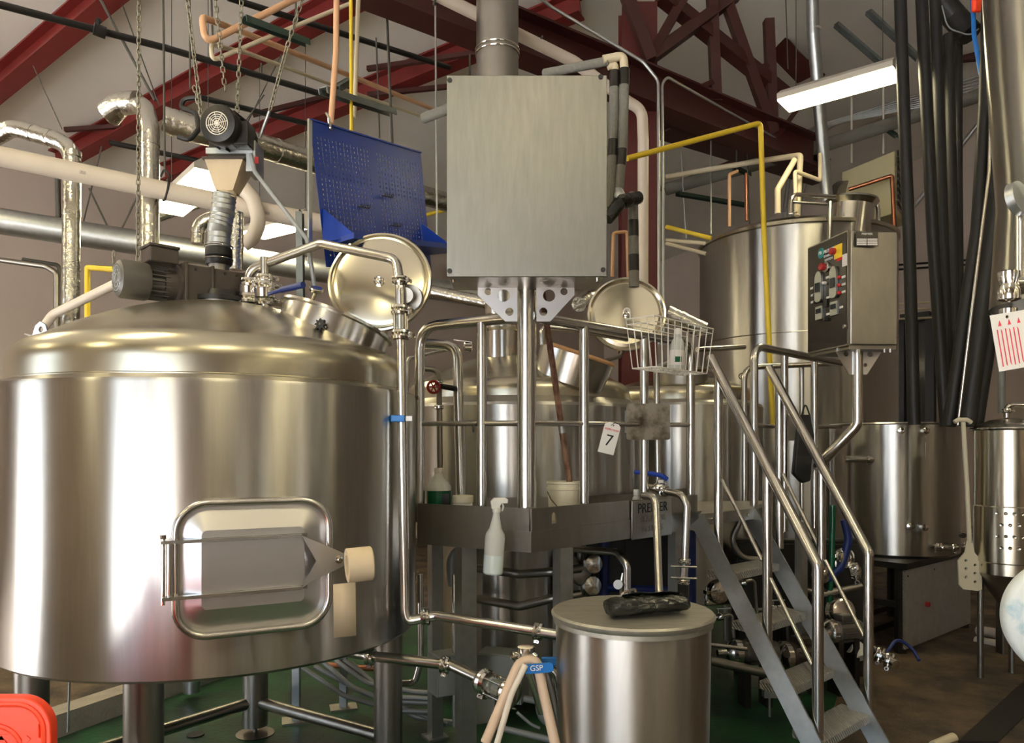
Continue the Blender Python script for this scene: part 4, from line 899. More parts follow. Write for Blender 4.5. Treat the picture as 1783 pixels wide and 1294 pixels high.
# boxes and conduits low under the platform
def ebox(label, px, py, d, w_, h_, dp, yaw=-.45):
    t = thing('electrical_box', label, 'electrical box', P(px, py, d)); R3 = Matrix.Rotation(yaw, 3, 'Z')
    obj('enclosure', MB().box(P(px, py, d), w_, dp, h_, R=R3), 'greybox', t, bev=.004); obj('cover', MB().box(P(px, py, d)-R3 @ V((0, dp/2+.004, 0)), w_*.94, .008, h_*.94, R=R3), 'greybox', t, bev=.002); return t
ebox('pale grey electrical box with conduits entering its left side', 783, 1170, 4.12, .20, .22, .12, .5)
ebox('larger grey electrical box behind the tan hoses', 876, 1175, 4.3, .26, .27, .16, -.3)
ebox('low grey electrical box beside the square platform leg', 835, 1222, 4.2, .14, .22, .10, .5)
rows = [((548, 1160), (640, 1210), (700, 1222), (762, 1225)), ((520, 1158), (600, 1212), (690, 1238), (765, 1240)), ((585, 1150), (640, 1190), (720, 1205), (768, 1208)), ((560, 1150), (612, 1196), (690, 1228), (780, 1262)),
        ((600, 1150), (660, 1196), (720, 1248), (790, 1258)), ((612, 1155), (650, 1190), (700, 1215), (768, 1218))]
for i, r_ in enumerate(rows):
    tag(obj('flexible_conduit', MB().tube([P(x, y, 4.9-.14*j) for j, (x, y) in enumerate(r_)], .016, .18, 10), 'conduit'), ['topmost long grey conduit sagging to the electrical box', 'lowest long grey conduit starting nearest the strut post', 'grey conduit entering the top of the electrical box side', 'long grey conduit ending at the bottom fitting of the electrical box', 'grey conduit dipping lowest under the electrical box', 'short steep grey conduit right beside the tun leg'][i], 'conduit', 'flexible conduits under the mash tun')
for i, r_ in enumerate([((905, 1215, 4.25), (940, 1222, 4.2), (960, 1228, 4.2)), ((850, 1262, 4.1), (890, 1272, 4.1), (965, 1290, 4.0)), ((900, 1240, 4.1), (925, 1262, 4.1), (940, 1268, 4.1))]):
    hose('short_conduit', ('stub of grey conduit leaving the larger grey box', 'grey conduit running low towards the round bin', 'thin grey cable looping below the larger grey box')[i], r_, .018 if i < 2 else .009, 'conduit', 'conduit')
tag(obj('conduit_elbow', MB().tube([P(955, 1180, 4.1), P(942, 1200, 4.1), P(945, 1250, 4.1), P(975, 1262, 4.1)], .036, .08, 14), 'conduit'), 'fat grey conduit elbow between the hoses and the bin', 'conduit')
# strut posts bolted to the green floor
for k, (px, py, tp, lb) in enumerate(((516, 1258, 1150, 'galvanised strut post bolted to the green floor, nearer the mash tun foot'), (598, 1235, 1140, 'galvanised strut post bolted to the green floor, behind the conduits'))):
    q = Fl(px, py); t = thing('strut_post', lb, 'post', q)
    obj('channel', MB().box(q+V((0, 0, .3)), .045, .045, .60), 'zinc', t); obj('base_plate', MB().box(q+V((0, 0, .012)), .17, .13, .012, rz=.3), 'binlid', t)
pipe('copper_line', 'copper pipe running low behind the mash tun legs', 'pipe', [P(568, 1158, 5.6), P(640, 1164, 5.6), P(700, 1166, 5.6)], .02, 'copper')
q = Fl(334, 1218); pipe('galvanised_stub', 'short galvanised pipe hanging below the mash tun behind the front leg', 'pipe', [q+V((0, 0, .05)), q+V((0, 0, .9))], .055, 'zinc')
pipe('thin_rod', 'thin steel rod standing behind the orange crate', 'rod', [P(118, 1275, 4.2), P(122, 1150, 4.2)], .006, 'zinc')
q = Fl(340, 1282); tag(obj('floor_cap', MB().lathe([(.05, .0), (.05, .009), (0, .011)], V((q.x, q.y, .004)), n=20), 'black'), 'small round dark cap set in the green floor', 'floor drain')

pipe('kettle_pipe', 'polished steel pipe bending down behind the platform rail near the jug', 'pipe', [P(735, 598, 4.55), P(796, 602, 4.5), P(803, 870, 4.45)], .030, 'pipe', .09)
pipe('thin_kettle_pipe', 'thin steel pipe looping left of the kettle behind the rail', 'pipe', [P(708, 700, 4.6), P(710, 624, 4.6), P(800, 604, 4.7)], .012, 'pipe', .04)
t = pipe('wheel_valve_pipe', 'dark steel pipe carrying the red handwheel behind the rail', 'pipe', [P(735, 642, 4.5), P(764, 644, 4.48), P(766, 800, 4.46), P(766, 870, 4.46)], .017, 'dark', .05, clamps=((1, .15), (1, .42)))
obj('red_handwheel', MB().ring(P(755, 674, 4.40), (.3, -1, 0), .034, .008, 24, 8), 'redval', t)
for k in range(3):
    a_ = k*PI/3; obj('wheel_spoke', MB().cyl(P(755, 674, 4.40)+V((.032*math.cos(a_), 0, .032*math.sin(a_))), P(755, 674, 4.40)-V((.032*math.cos(a_), 0, .032*math.sin(a_))), .005, 6), 'redval', t)
obj('side_valve', MB().cyl(P(764, 672, 4.46), P(793, 677, 4.42), .016, 12), 'blackm', t)
t = thing('kettle_top_valve', 'small lever valve on the pipe left of the kettle neck', 'valve', P(812, 602, 4.7)); obj('valve_body', MB().lathe([(.015, -.03), (.03, -.02), (.032, .02), (.015, .03)], P(815, 604, 4.7), (1, .1, 0), 18), 'chrome', t); obj('valve_lever', MB().bar(P(790, 592, 4.68), P(822, 596, 4.68), .012, .005), 'chrome', t)
pipe('far_rail_pipe', 'steel riser pipe seen behind the wire basket', 'pipe', [P(1146, 880, 5.3), P(1143, 640, 5.3), P(1180, 626, 5.4)], .022, 'pipe', .06)
pipe('kettle_cross_pipe', 'steel pipe crossing over the kettle lid behind the rail', 'pipe', [P(945, 600, 4.75), P(944, 568, 4.75), P(1010, 575, 4.8), P(1092, 590, 5.0)], .020, 'pipe', .05)
# orange crate bottom left
t = thing('orange_crate', 'bright orange plastic crate corner in front of the mash tun leg', 'crate', P(20, 1294, 1.7))
dC = 1.72; xr, zt_ = P(92, 0, dC).x, P(0, 1214, dC).z
m = MB(); out = rrect(xr-.62, zt_-.62, xr, zt_, .07, 8)
plate('side_panel', out, [rrect(xr-.026, zt_-.09, xr-.016, zt_-.055, .004, 3)], .02, frame3((0, dC, 0), (1, 0, 0), (0, 0, 1)), 'orange', t, bev=.004)
for ins, hh in ((.012, .012), (.060, .010)):
    rr = rrect(xr-.62+ins, zt_-.62+ins, xr-ins, zt_-ins, .06, 8); obj('rim_rib', MB().tube([V((a, dC-.012, b)) for a, b in rr], .007, closed=True, n=8), 'orange', t)
for a, b in (((-.11, -.085), (-.03, -.20)), ((-.16, -.085), (-.075, -.085)), ((-.045, -.085), (-.14, -.20))):
    obj('cross_rib', MB().bar(V((xr+a[0], dC-.012, zt_+a[1])), V((xr+b[0], dC-.012, zt_+b[1])), .012, .008, up=(0, 1, 0)), 'orange', t)
obj('crate_shell', MB().hexa([(xr-.60, dC+.005, zt_-.60), (xr-.02, dC+.005, zt_-.60), (xr-.30, dC+.40, zt_-.60), (xr-.88, dC+.40, zt_-.60), (xr-.60, dC+.005, zt_-.06), (xr-.05, dC+.005, zt_-.06), (xr-.33, dC+.40, zt_-.22), (xr-.88, dC+.40, zt_-.22)]), 'orange', t, bev=.03)
obj('crate_stand', MB().box((xr-.41, dC+.20, (zt_-.61)/2), .4, .30, zt_-.61), 'blackm', t)

# paper roll on the latch
pr_ = thing('paper_roll', 'roll of masking paper stuck on the raking door latch', 'paper roll', P(612, 985, 2.85))
ra = (P(640, 978, 2.86)-P(598, 986, 2.9)).normalized(); rc = P(604, 985, 2.80)
m = MB().lathe([(.038, 0), (.062, 0), (.063, .004), (.063, .088), (.060, .092), (.038, .092), (.036, .05), (.038, 0)], rc, (.93, .36, .05), 36, caps=False)
obj('roll', m, 'tape', pr_)
m = MB(); q = [(580, 1018), (619, 1014), (620, 1107), (581, 1111)]
cp_ = [P(x, y, 2.90 if y < 1050 else 2.94) for x, y in q]
o = obj('paper_strip', MB().add(cp_, [(0, 1, 2, 3)]), 'tape', pr_); md = o.modifiers.new('t', 'SOLIDIFY'); md.thickness = .002

# ---- things standing on the deck
def onrail(px, line, off=.10):
    a, b = (C0, CR) if line == 'R' else (C0, CLf); t = (b-a).normalized(); nn_ = V((-t.y, t.x, 0)); nn_ = nn_ if nn_.y > 0 else -nn_
    k = (px-CX)/FPX; o_ = a+nn_*off; tt = (k*o_.y-o_.x)/(t.x-k*t.y); return o_+t*tt+V((0, 0, ZD))
q = onrail(764, 'L', .16); s_ = q.y/FPX; hB = (P(0, 792, q.y).z-ZD)
t = thing('green_liquid_jug', 'clear gallon jug of green liquid standing behind the platform lip', 'jug', q)
obj('jug_body', MB().lathe([(.055, 0), (.066, .006), (.067, .165), (.064, .168)], q, n=32), 'greenl', t)
obj('jug_shoulder', MB().lathe([(.067, .167), (.067, .19), (.052, .215), (.026, .25), (.022, .262)], q, n=32), 'trans', t); obj('cap', MB().lathe([(.024, .262), (.025, .266), (.025, .288), (.022, .29)], q, n=20), 'white', t)
obj('jug_label', MB().box(q+V((.035, -.060, .105)), .05, .004, .09), 'blackm', t)
q = onrail(806, 'L', .15)
t = thing('white_plastic_tub', 'small white screw top tub beside the green liquid jug', 'tub', q)
obj('tub_body', MB().lathe([(.05, 0), (.054, .006), (.054, .10), (.050, .108)], q, n=30), 'white', t); obj('screw_lid', MB().lathe([(.056, .108), (.057, .112), (.057, .142), (.052, .146), (0, .147)], q, n=30), 'cream', t)
obj('tub_label', MB().lathe([(.0545, .02), (.0548, .022), (.0548, .085), (.0545, .087)], q, n=30, caps=False), 'label', t)
for j in range(4): obj('label_line', MB().box(q+V((0, -.0555, .035+.012*j)), .05, .002, .003), 'ink', t)
q = onrail(982, 'R', .20)
t = thing('white_bucket', 'cream white plastic bucket with wire bail behind the platform lip', 'bucket', q)
obj('bucket_body', MB().lathe([(.078, 0), (.082, .004), (.090, .17), (.095, .172), (.095, .185), (.090, .187), (.091, .202), (.097, .205), (.097, .217), (.088, .217), (.076, .01), (0, .008)], q, n=40), 'cream', t)
obj('bail', MB().tube([q+V((-.092, -.02, .16)), q+V((-.075, -.075, .12)), q+V((-.02, -.105, .06)), q+V((.04, -.10, .04))], .0025, .03, 6), 'blackm', t)
q = onrail(1108, 'R', .12)
t = thing('orange_sanitizer_bottle', 'small clear bottle of orange liquid by the blue valve', 'bottle', q)
obj('bottle_body', MB().lathe([(.022, 0), (.025, .004), (.025, .075), (.020, .085)], q, n=24), 'orangel', t); obj('bottle_neck', MB().lathe([(.024, .084), (.022, .105), (.014, .115)], q, n=24), 'trans', t); obj('flip_cap', MB().lathe([(.016, .115), (.018, .118), (.018, .15), (.014, .153)], q, n=20), 'white', t)
# paddle handle
a, b = P(944, 508, 3.98), onrail(1001, 'R', .17)
pd = thing('paddle_stick', 'long rust brown paddle handle leaning inside the platform rail', 'stick', b)
obj('handle_shaft', MB().tube([b, a], .017, 0, 14), 'rust', pd)
m_ = b.lerp(a, .42); obj('tape_wrap', MB().cyl(m_-(a-b).normalized()*.03, m_+(a-b).normalized()*.03, .019, 14), 'zinc', pd)
# tag 7
q = P(1061, 764, 4.0)
tg = thing('number_tag', 'white paper tag with a handwritten 7 wired to the mid rail', 'tag', P(1070, 737, 4.03))
TM = frame3(q, (.96, .18, .12), (.22, -.05, .97)); TM = TM @ Matrix.Rotation(-.36, 4, 'Z')
plate('paper_tag', [(-.045, -.08), (.045, -.08), (.045, .07), (.030, .085), (-.022, .085), (-.045, .07)], [circ(.004, .072, .004, 10)], .001, TM, 'paper', tg)
text('tag_number', '7', .085, TM @ Matrix.Translation((0, -.012, .0015)), 'ink', tg); text('tag_print', 'INSPECTION', .014, TM @ Matrix.Translation((0, .048, .0015)), 'redink', tg)
obj('tag_wire', MB().tube([P(1064, 741, 3.99), P(1072, 735, 4.0), P(1078, 739, 4.03)], .0015, .01, 6), 'black', tg)
# wire basket with bottle
def W(a, b): return a
bk = thing('wire_basket', 'white wire basket hooked on the platform top rail', 'basket', P(1150, 590, 4.15))
bA, bB = P(1090, 560, 3.98), P(1196, 580, 4.42)
tB = (bB-bA); tB.z = 0; Lb = tB.length; tB.normalize(); nB = V((tB.y, -tB.x, 0)); zt1 = P(0, 556, 3.98).z; dW = .17
def bp(u, v, z): return bA+tB*(u*Lb)+nB*(v*dW)+V((0, 0, z-bA.z+bA.z-zt1+zt1))-V((0, 0, bA.z))+V((0, 0, 0))
zb1 = zt1-.255
m = MB()
def loop(z, k, r): q = [bp(k, k*.5, z), bp(1-k, k*.5, z), bp(1-k, 1-k, z), bp(k, 1-k, z)]; obj('rim_wire', MB().tube(q+[q[0]], r, 0, 6), 'wire', bk)
loop(zt1, 0, .0038); loop(zt1-.028, .01, .0026); loop(zb1, .08, .0034)
for k in range(10):
    u = k/9; ub = .08+.84*u
    obj('side_wire', MB().tube([bp(u, 0, zt1), bp(ub, .04, zb1), bp(ub, .92, zb1), bp(u, 1, zt1)], .0022, .01, 6), 'wire', bk)
for k in range(1, 4):
    v = k/4; obj('end_wire', MB().tube([bp(0, v, zt1), bp(.08, v, zb1), bp(.92, v, zb1), bp(1, v, zt1)], .0022, .01, 6), 'wire', bk)
for u in (.06, .55): obj('hook', MB().tube([bp(u, 0, zt1), bp(u, 0, zt1+.06), bp(u, -.2, zt1+.07), bp(u, -.3, zt1+.03)], .003, .02, 6), 'wire', bk)
q = bp(.58, .5, zb1+.004)
t = thing('basket_spray_bottle', 'white and green labelled bottle lying in the wire basket', 'bottle', q)
obj('bottle_body', MB().lathe([(.036, 0), (.040, .005), (.040, .13), (.030, .17), (.016, .185), (.015, .20)], q, (.05, 0, 1), 24), 'trans', t); obj('bottle_label', MB().lathe([(.0405, .03), (.0408, .032), (.0408, .11), (.0405, .112)], q, (.05, 0, 1), 24, caps=False), 'label', t); obj('green_mark', MB().box(q+V((.0, -.041, .06)), .04, .003, .03), 'greenl', t); obj('cap', MB().lathe([(.018, .2), (.018, .225), (.012, .235)], q, (.05, 0, 1), 18), 'white', t)
# hanging spray bottle on the fascia
q = P(858, 1000, 3.64); zb0 = q.z; q = V((q.x, 3.655, 0)); 
t = thing('spray_bottle', 'translucent spray bottle hanging by its trigger from the platform edge', 'spray bottle', q+V((0, 0, zb0)))
H_ = P(0, 872, 3.65).z-zb0
pb_ = q+V((0, 0, zb0))
obj('bottle_body', MB().lathe([(.042, 0), (.0475, .006), (.048, H_*.50), (.045, H_*.55), (.030, H_*.62), (.024, H_*.70), (.017, H_*.80), (.016, H_*.84)], pb_, (.06, 0, 1), 28), 'trans', t)
obj('liquid_fill', MB().lathe([(.043, -.001), (.0482, .006), (.0487, H_*.26), (.046, H_*.262)], pb_, (.06, 0, 1), 28), 'liquid', t)
tp = pb_+V((.06*H_*.84, 0, H_*.84))
obj('collar', MB().lathe([(.019, 0), (.020, .004), (.020, .022), (.014, .026)], tp, n=20), 'white', t)
plate('trigger_head', [(-.022, .020), (-.026, .052), (-.012, .066), (.040, .068), (.052, .060), (.050, .046), (.022, .046), (.012, .030), (.016, .018), (.006, .018)], [], .022, frame3(tp, (1, .15, 0), (0, 0, 1)), 'white', t, bev=.003)
obj('trigger', MB().tube([tp+V((.026, 0, .046)), tp+V((.034, 0, .025)), tp+V((.026, 0, .006))], .004, .02, 8), 'white', t)
# black cloth bag hanging on the stair rail
q = P(1400, 780, 5.3)
vs = [P(x, y, d) for x, y, d in ((1394, 722, 5.3), (1412, 722, 5.3), (1419, 760, 5.3), (1412, 838, 5.3), (1398, 842, 5.3), (1382, 825, 5.3), (1386, 780, 5.3))]
t = thing('black_work_glove_bag', 'black cloth bag hanging on the rail beside the stairs', 'bag', P(1400, 722, 5.3)); obj('cloth', MB().prism(vs, (0, .06, 0)), 'black', t, bev=.012)
obj('strap', MB().tube([P(1396, 724, 5.31), P(1402, 700, 5.35), P(1410, 724, 5.31)], .006, .02, 8), 'black', t)
tag(obj('dark_sheet', MB().box(P(1378, 745, 5.9), .25, .02, .20), 'dark'), 'dark metal sheet behind the second stair handrail', 'sheet')

# paddle hanging at the open tank
t = thing('mash_paddle', 'cream plastic mash paddle with holes hanging beside the open tank', 'paddle', P(1690, 990, 5.6))
dz_ = 5.6; PM = frame3((0, dz_, 0), (1, 0, 0), (0, 0, 1))
def pz2(px, py): q = P(px, py, dz_); return (q.x, q.z)
plate('blade', [pz2(*v) for v in ((1684, 942), (1692, 942), (1696, 962), (1708, 976), (1709, 1026), (1702, 1029), (1676, 1026), (1669, 1018), (1668, 976), (1680, 962))], [circ(*pz2(x, y), .011, 12) for x, y in ((1681, 976), (1697, 984), (1681, 990), (1697, 998), (1681, 1005), (1697, 1013))], .014, PM, 'cream', t)
obj('shaft', MB().tube([P(1688, 945, dz_), P(1684, 850, dz_), P(1677, 735, dz_)], .016, .3, 14), 'cream', t)
obj('t_grip', MB().tube([P(1662, 735, dz_), P(1668, 731, dz_), P(1684, 731, dz_), P(1691, 736, dz_)], .016, .02, 12), 'cream', t)
tv_ = thing('tank_side_valve', 'steel sample valve and clamp on the far side of the open tank', 'valve', P(1690, 930, 6.0))
obj('valve_pipe', MB().cyl(P(1672, 930, 6.0), P(1705, 932, 6.0), .02, 12), 'chrome', tv_); clamp(P(1692, 950, 6.0), (0, 0, 1), .035, tv_); obj('valve_stem', MB().cyl(P(1690, 915, 6.0), P(1690, 965, 6.0), .016, 12), 'chrome', tv_); obj('valve_knob', MB().lathe([(.022, -.01), (.022, .02)], P(1675, 932, 5.98), (0, -1, 0), 14), 'dark', tv_)

# floor level pumps and fittings behind the stairs
def pump(label, px, py, d, r, L, yaw, m1='gear'):
    q = P(px, py, d); ax = V((math.cos(yaw), math.sin(yaw), 0)); t = thing('transfer_pump', label, 'pump', V((q.x, q.y, 0)))
    obj('pump_motor', MB().lathe([(r*.8, 0), (r, .02), (r, L*.8), (r*.9, L)], q, ax, 24), m1, t)
    for k in range(14):
        a = 2*PI*k/14; y = V((-ax.y, ax.x, 0)); dd = y*math.cos(a)+V((0, 0, 1))*math.sin(a); obj('cooling_fin', MB().bar(q+ax*L*.15+dd*r, q+ax*L*.7+dd*r, .005, r*.25, up=dd), m1, t)
    obj('pump_head', MB().lathe([(r*.4, 0), (r*1.2, .01), (r*1.25, .05), (r*.9, .08), (r*.3, .10), (r*.3, .16)], q-ax*.0, -ax, 28), 'chrome', t)
    obj('terminal_box', MB().box(q+ax*L*.4+V((0, 0, r*1.2)), L*.4, r*1.2, r*.6, rz=yaw), m1, t, bev=.006)
    for s_ in (.1, .7): obj('foot', MB().box(V(((q+ax*L*s_).x, (q+ax*L*s_).y, (q.z-r)/2+.01)), .04, r*1.6, max(q.z-r, .02)+.04, rz=yaw), 'blackm', t)
    return t
pump('small green grey pump motor seen between the stair stringers', 1290, 1136, 5.0, .075, .24, .1, 'motor')
pump('dark pump with round steel head behind the third stair tread', 1372, 1142, 5.2, .085, .26, .25)
pump('pump with bright round steel head right of the stair post', 1450, 1100, 5.25, .075, .22, .3, 'motor')
for i, (pts_, r, mm_, lb) in enumerate((
    ([(1290, 905, 6.0), (1272, 940, 6.0), (1290, 972, 6.0), (1350, 978, 6.0)], .022, 'dark', 'dark bent pipe loop under the platform landing'),
    ([(1230, 1122, 4.9), (1300, 1130, 4.9)], .014, 'pipe', 'thin bright pipe low behind the left stair stringer'),
    ([(1236, 1150, 4.8), (1330, 1172, 4.8), (1420, 1190, 4.9)], .03, 'dark', 'dark low pipe running behind the stair stringers'),
    ([(1450, 880, 6.2), (1448, 980, 6.2), (1444, 1060, 6.1)], .020, 'greenl', 'green hose hanging behind the far stair handrail'),
    ([(1470, 905, 6.1), (1478, 940, 6.1), (1466, 985, 6.0), (1440, 1010, 6.0)], .028, 'blued', 'dark blue hose curling beside the open tank'),
    ([(1540, 1142, 5.2), (1562, 1110, 5.3), (1590, 1130, 5.3), (1600, 1150, 5.2)], .012, 'blued', 'thin dark hose arching on the floor by the skid'),
    ([(1380, 1020, 5.6), (1430, 1035, 5.6), (1500, 1020, 5.8)], .024, 'dark', 'dark pipe crossing behind the stair posts'),
    ([(1400, 925, 6.0), (1395, 1000, 5.9), (1450, 1040, 5.8)], .02, 'blackm', 'black hose behind the upper stair treads'))):
    hose('low_pipe', lb, [(a_, b_, min(d_, 5.42)) for a_, b_, d_ in pts_], r, mm_, 'pipe')
for i, (px, py, d, r, ax_) in enumerate(((1470, 972, 5.45, .045, (.4, -1, 0)), (1462, 1066, 5.4, .065, (.3, -1, .2)), (1488, 995, 5.45, .042, (1, -.4, .2)), (1250, 1030, 5.2, .05, (.3, -1, 0)), (1430, 1000, 5.4, .04, (.5, -1, 0)))):
    t = thing('clamp_fitting', ('round steel clamp behind the far stair rail, topmost', 'larger round steel clamp low behind the stair bottom post', 'bright steel coupling by the skid end', 'round fitting in the shade beside the bin', 'small steel clamp behind the second handrail')[i], 'fitting', P(px, py, d)); clamp(P(px, py, d), ax_, r, t); obj('fitting_cap', MB().lathe([(r*.9, -.03), (r*.9, .035), (r*.5, .045), (0, .047)], P(px, py, d), ax_, 22), 'chrome', t)
t = thing('hose_coupling', 'white plastic and steel hose coupling lying on the floor by the stairs', 'hose coupling', P(1500, 1128, 5.3))
obj('white_elbow', MB().tube([P(1478, 1124, 5.3), P(1494, 1128, 5.3), P(1502, 1146, 5.25)], .05, .04, 16), 'white', t)
obj('steel_coupling', MB().cyl(P(1520, 1132, 5.2), P(1560, 1158, 5.0), .032, 16), 'chrome', t); clamp(P(1532, 1140, 5.15), (1, -.6, -.3), .034, t); clamp(P(1548, 1150, 5.08), (1, -.6, -.3), .034, t)
pipe('pvc_floor_pipe', 'white pvc pipe on the floor beyond the skid, upper of two', 'pipe', [P(1704, 1098, 6.9), P(1783, 1112, 6.5)], .045, 'pvcw'); pipe('pvc_floor_pipe', 'white pvc pipe on the floor beyond the skid, lower of two', 'pipe', [P(1700, 1116, 6.7), P(1790, 1132, 6.3)], .04, 'pvcw', clamps=((0, .6),))
pipe('pvc_stub', 'short cream pipe lying on the floor near the drain channel', 'pipe', [P(1625, 1300, 4.35), P(1660, 1285, 4.45)], .03, 'pvc')
tag(obj('grey_bollard', MB().box(P(1757, 1040, 6.3)-V((0, 0, .35)), .17, .10, 1.25), 'dark', bev=.01), 'dark upright steel channel beside the dimpled tank', 'post')
q = P(1340, 1205, 4.6); t = thing('leveling_foot', 'small steel levelling foot hanging below the stair stringer', 'foot', q); obj('foot_plate', MB().box(q, .08, .05, .06), 'zinc', t); obj('foot_bolt', MB().cyl(q-V((0, 0, .15)), q, .008, 10), 'zinc', t)

for i, (px, py, dd, lb) in enumerate(((1290, 1015, 5.3, 'small steel tee valve in the shade above the second tread'), (1345, 1060, 5.35, 'small steel valve between the second and third treads'), (1405, 1085, 5.3, 'small steel valve low behind the left handrail post'), (1250, 1075, 5.1, 'small steel valve in the shade right of the bin'))):
    q = P(px, py, dd); t = thing('small_valve', lb, 'valve', q)
    obj('valve_body', MB().lathe([(.014, -.05), (.026, -.04), (.02, -.01), (.026, .0), (.026, .03), (.014, .04)], q, (1, -.3, .1*i), 16), 'chrome', t)
    obj('valve_stem', MB().cyl(q, q+V((0, -.01, .06)), .008, 8), 'chrome', t); obj('valve_lever', MB().bar(q+V((-.01, -.01, .06)), q+V((.08, -.02, .065)), .014, .006), ('blued', 'zinc', 'blued', 'zinc')[i], t)
    obj('feed_pipe', MB().tube([q+V((-.16, .03, -.02)), q, q+V((.10, .02, .02)), q+V((.12, .02, -.25))], .012, .03, 10), 'dark', t)
# foreground at the far right
fp = thing('foreground_steel_tank', 'polished steel tank wall cutting into the top right corner', 'tank', (2.02, 2.0, 0))
cF = V((1.835, 2.42, 0)); 
obj('tank_wall', MB().lathe([(.27, 2.16), (.262, 2.30), (.25, 2.5), (.275, 2.9), (.292, 3.3), (.292, 3.9)], cF, n=64, caps=False), 'jacket', fp)
obj('tank_leg', MB().cyl(cF+V((.12, 0, 0)), cF+V((.12, 0, 2.2)), .05, 20), 'pipe', fp)
tv = thing('tap_valve', 'bright steel tap valve poking in above the hanging paper tag', 'valve', P(1770, 495, 2.2))
obj('valve_body', MB().tube([P(1800, 495, 2.2), P(1764, 496, 2.2)], .028, 0, 18), 'chrome', tv); obj('valve_tee', MB().lathe([(.018, -.05), (.030, -.045), (.032, -.02), (.024, 0), (.030, .02), (.030, .035), (.018, .04)], P(1757, 495, 2.2), n=24), 'chrome', tv); obj('valve_outlet', MB().lathe([(.012, -.03), (.024, -.025), (.024, -.005), (.014, .0)], P(1756, 535, 2.2), n=20), 'chrome', tv)
obj('valve_knob', MB().lathe([(.02, -.02), (.05, -.012), (.05, .012), (.02, .02)], P(1772, 346, 2.25), (.6, -1, .2), 24), 'zinc', tv); obj('knob_stem', MB().cyl(P(1776, 360, 2.27), P(1776, 490, 2.22), .014, 12), 'chrome', tv)
it = thing('inspection_tag', 'white inspection tag with red print hanging from the steel valve', 'tag', P(1757, 545, 2.15))
IM = frame3(P(1762, 592, 2.14), (1, .05, .05), (-.06, 0, 1)); plate('paper_tag', [(-.052, -.082), (.055, -.082), (.055, .078), (-.052, .078)], [circ(-.003, .066, .005, 12)], .001, IM @ Matrix.Rotation(.12, 4, 'Z'), 'paper', it)
I2 = IM @ Matrix.Rotation(.12, 4, 'Z')
for k in range(6): obj('red_print', MB().prism([I2 @ V((x, y, .0015)) for x, y in ((-.040+k*.012, -.070+.004*(k % 3)), (-.037+k*.012, -.070), (-.037+k*.012, .035-.006*(k % 2)), (-.040+k*.012, .035))], I2.to_3x3() @ V((0, 0, .0005))), 'redink', it)
for k in range(3): obj('red_symbol', MB().prism([I2 @ V((x, y, .0015)) for x, y in ((-.034+k*.028, .044), (-.024+k*.028, .044), (-.028+k*.028, .060))], I2.to_3x3() @ V((0, 0, .0005))), 'redink', it)
obj('tag_tie', MB().cyl(P(1757, 540, 2.17), P(1757, 556, 2.14), .0015, 6), 'wire', it)
hd = thing('mottled_round_lid', 'round white and blue mottled disc edge at the picture side', 'hose reel', P(1830, 1075, 2.1))
obj('disc', MB().lathe([(.10, -.05), (.158, -.045), (.168, -.01), (.168, .02), (.158, .03), (0, .035)], P(1862, 1078, 2.1), (-.15, -1, .05), 64), 'drum', hd, ang=50)
obj('disc_hub', MB().lathe([(.03, .03), (.03, .05), (0, .052)], P(1862, 1078, 2.1), (-.15, -1, .05), 24), 'chrome', hd)
obj('stand', MB().cyl(P(1862, 1078, 2.17), V((P(1862, 0, 2.17).x, 2.17, 0)), .04, 16), 'dark', hd)

# unseen fermenters added beside and behind the camera for striped reflections in the tanks
for i, (x, y) in enumerate(((3.05, 1.35), (2.75, -.5), (2.5, -2.3))):
    t = thing('fermenter', 'unseen steel fermenter added for stripes mirrored in the tanks', 'fermenter', (x, y, 0), 'fermenters added out of view')
    obj('shell', MB().lathe([(.1, .75), (.62, 1.25), (.62, 3.3), (.58, 3.36), (.3, 3.5), (0, 3.55)], (x, y, 0), n=48), 'pipe', t)
    for k in range(4): a = k*PI/2+.4; obj('leg', MB().cyl((x+.5*math.cos(a), y+.5*math.sin(a), 0), (x+.5*math.cos(a), y+.5*math.sin(a), 1.3), .04, 12), 'pipe', t)

# ================================================================ OVERHEAD
OH = lambda label, pts, r, m_, cat='pipe', name='overhead_pipe', bend=None, n=12, group=None, clamps=(): pipe(name, label, cat, [P(*p) for p in pts], r, m_, bend, clamps, group, n)
OH('black sprinkler pipe crossing the upper left under the red rafters', [(-20, 3, 5.4), (290, 84, 6.2), (580, 170, 7.0)], .027, 'blackm', name='sprinkler_pipe')
OH('black sprinkler pipe ending above the big steel box', [(397, -4, 6.4), (600, 60, 7.2), (783, 118, 8.0)], .027, 'blackm', name='sprinkler_pipe')
OH('black sprinkler pipe behind the hopper motor', [(350, 170, 7.0), (545, 218, 7.6)], .026, 'blackm', name='sprinkler_pipe')
OH('black sprinkler pipe low behind the foil covered riser', [(190, 248, 8.5), (372, 285, 9.0)], .030, 'blackm', name='sprinkler_pipe')
t = thing('sprinkler_drop', 'black sprinkler clamp on the pipe at the upper left', 'sprinkler', P(170, 50, 5.85)); obj('clamp_body', MB().cyl(P(163, 50, 5.8), P(184, 58, 5.85), .045, 14), 'blackm', t); obj('upright', MB().tube([P(171, 50, 5.83), P(171, 34, 5.83)], .014, 0, 8), 'blackm', t); obj('deflector', MB().ring(P(171, 37, 5.83), (0, 1, 0), .022, .005, 16, 6), 'blackm', t)
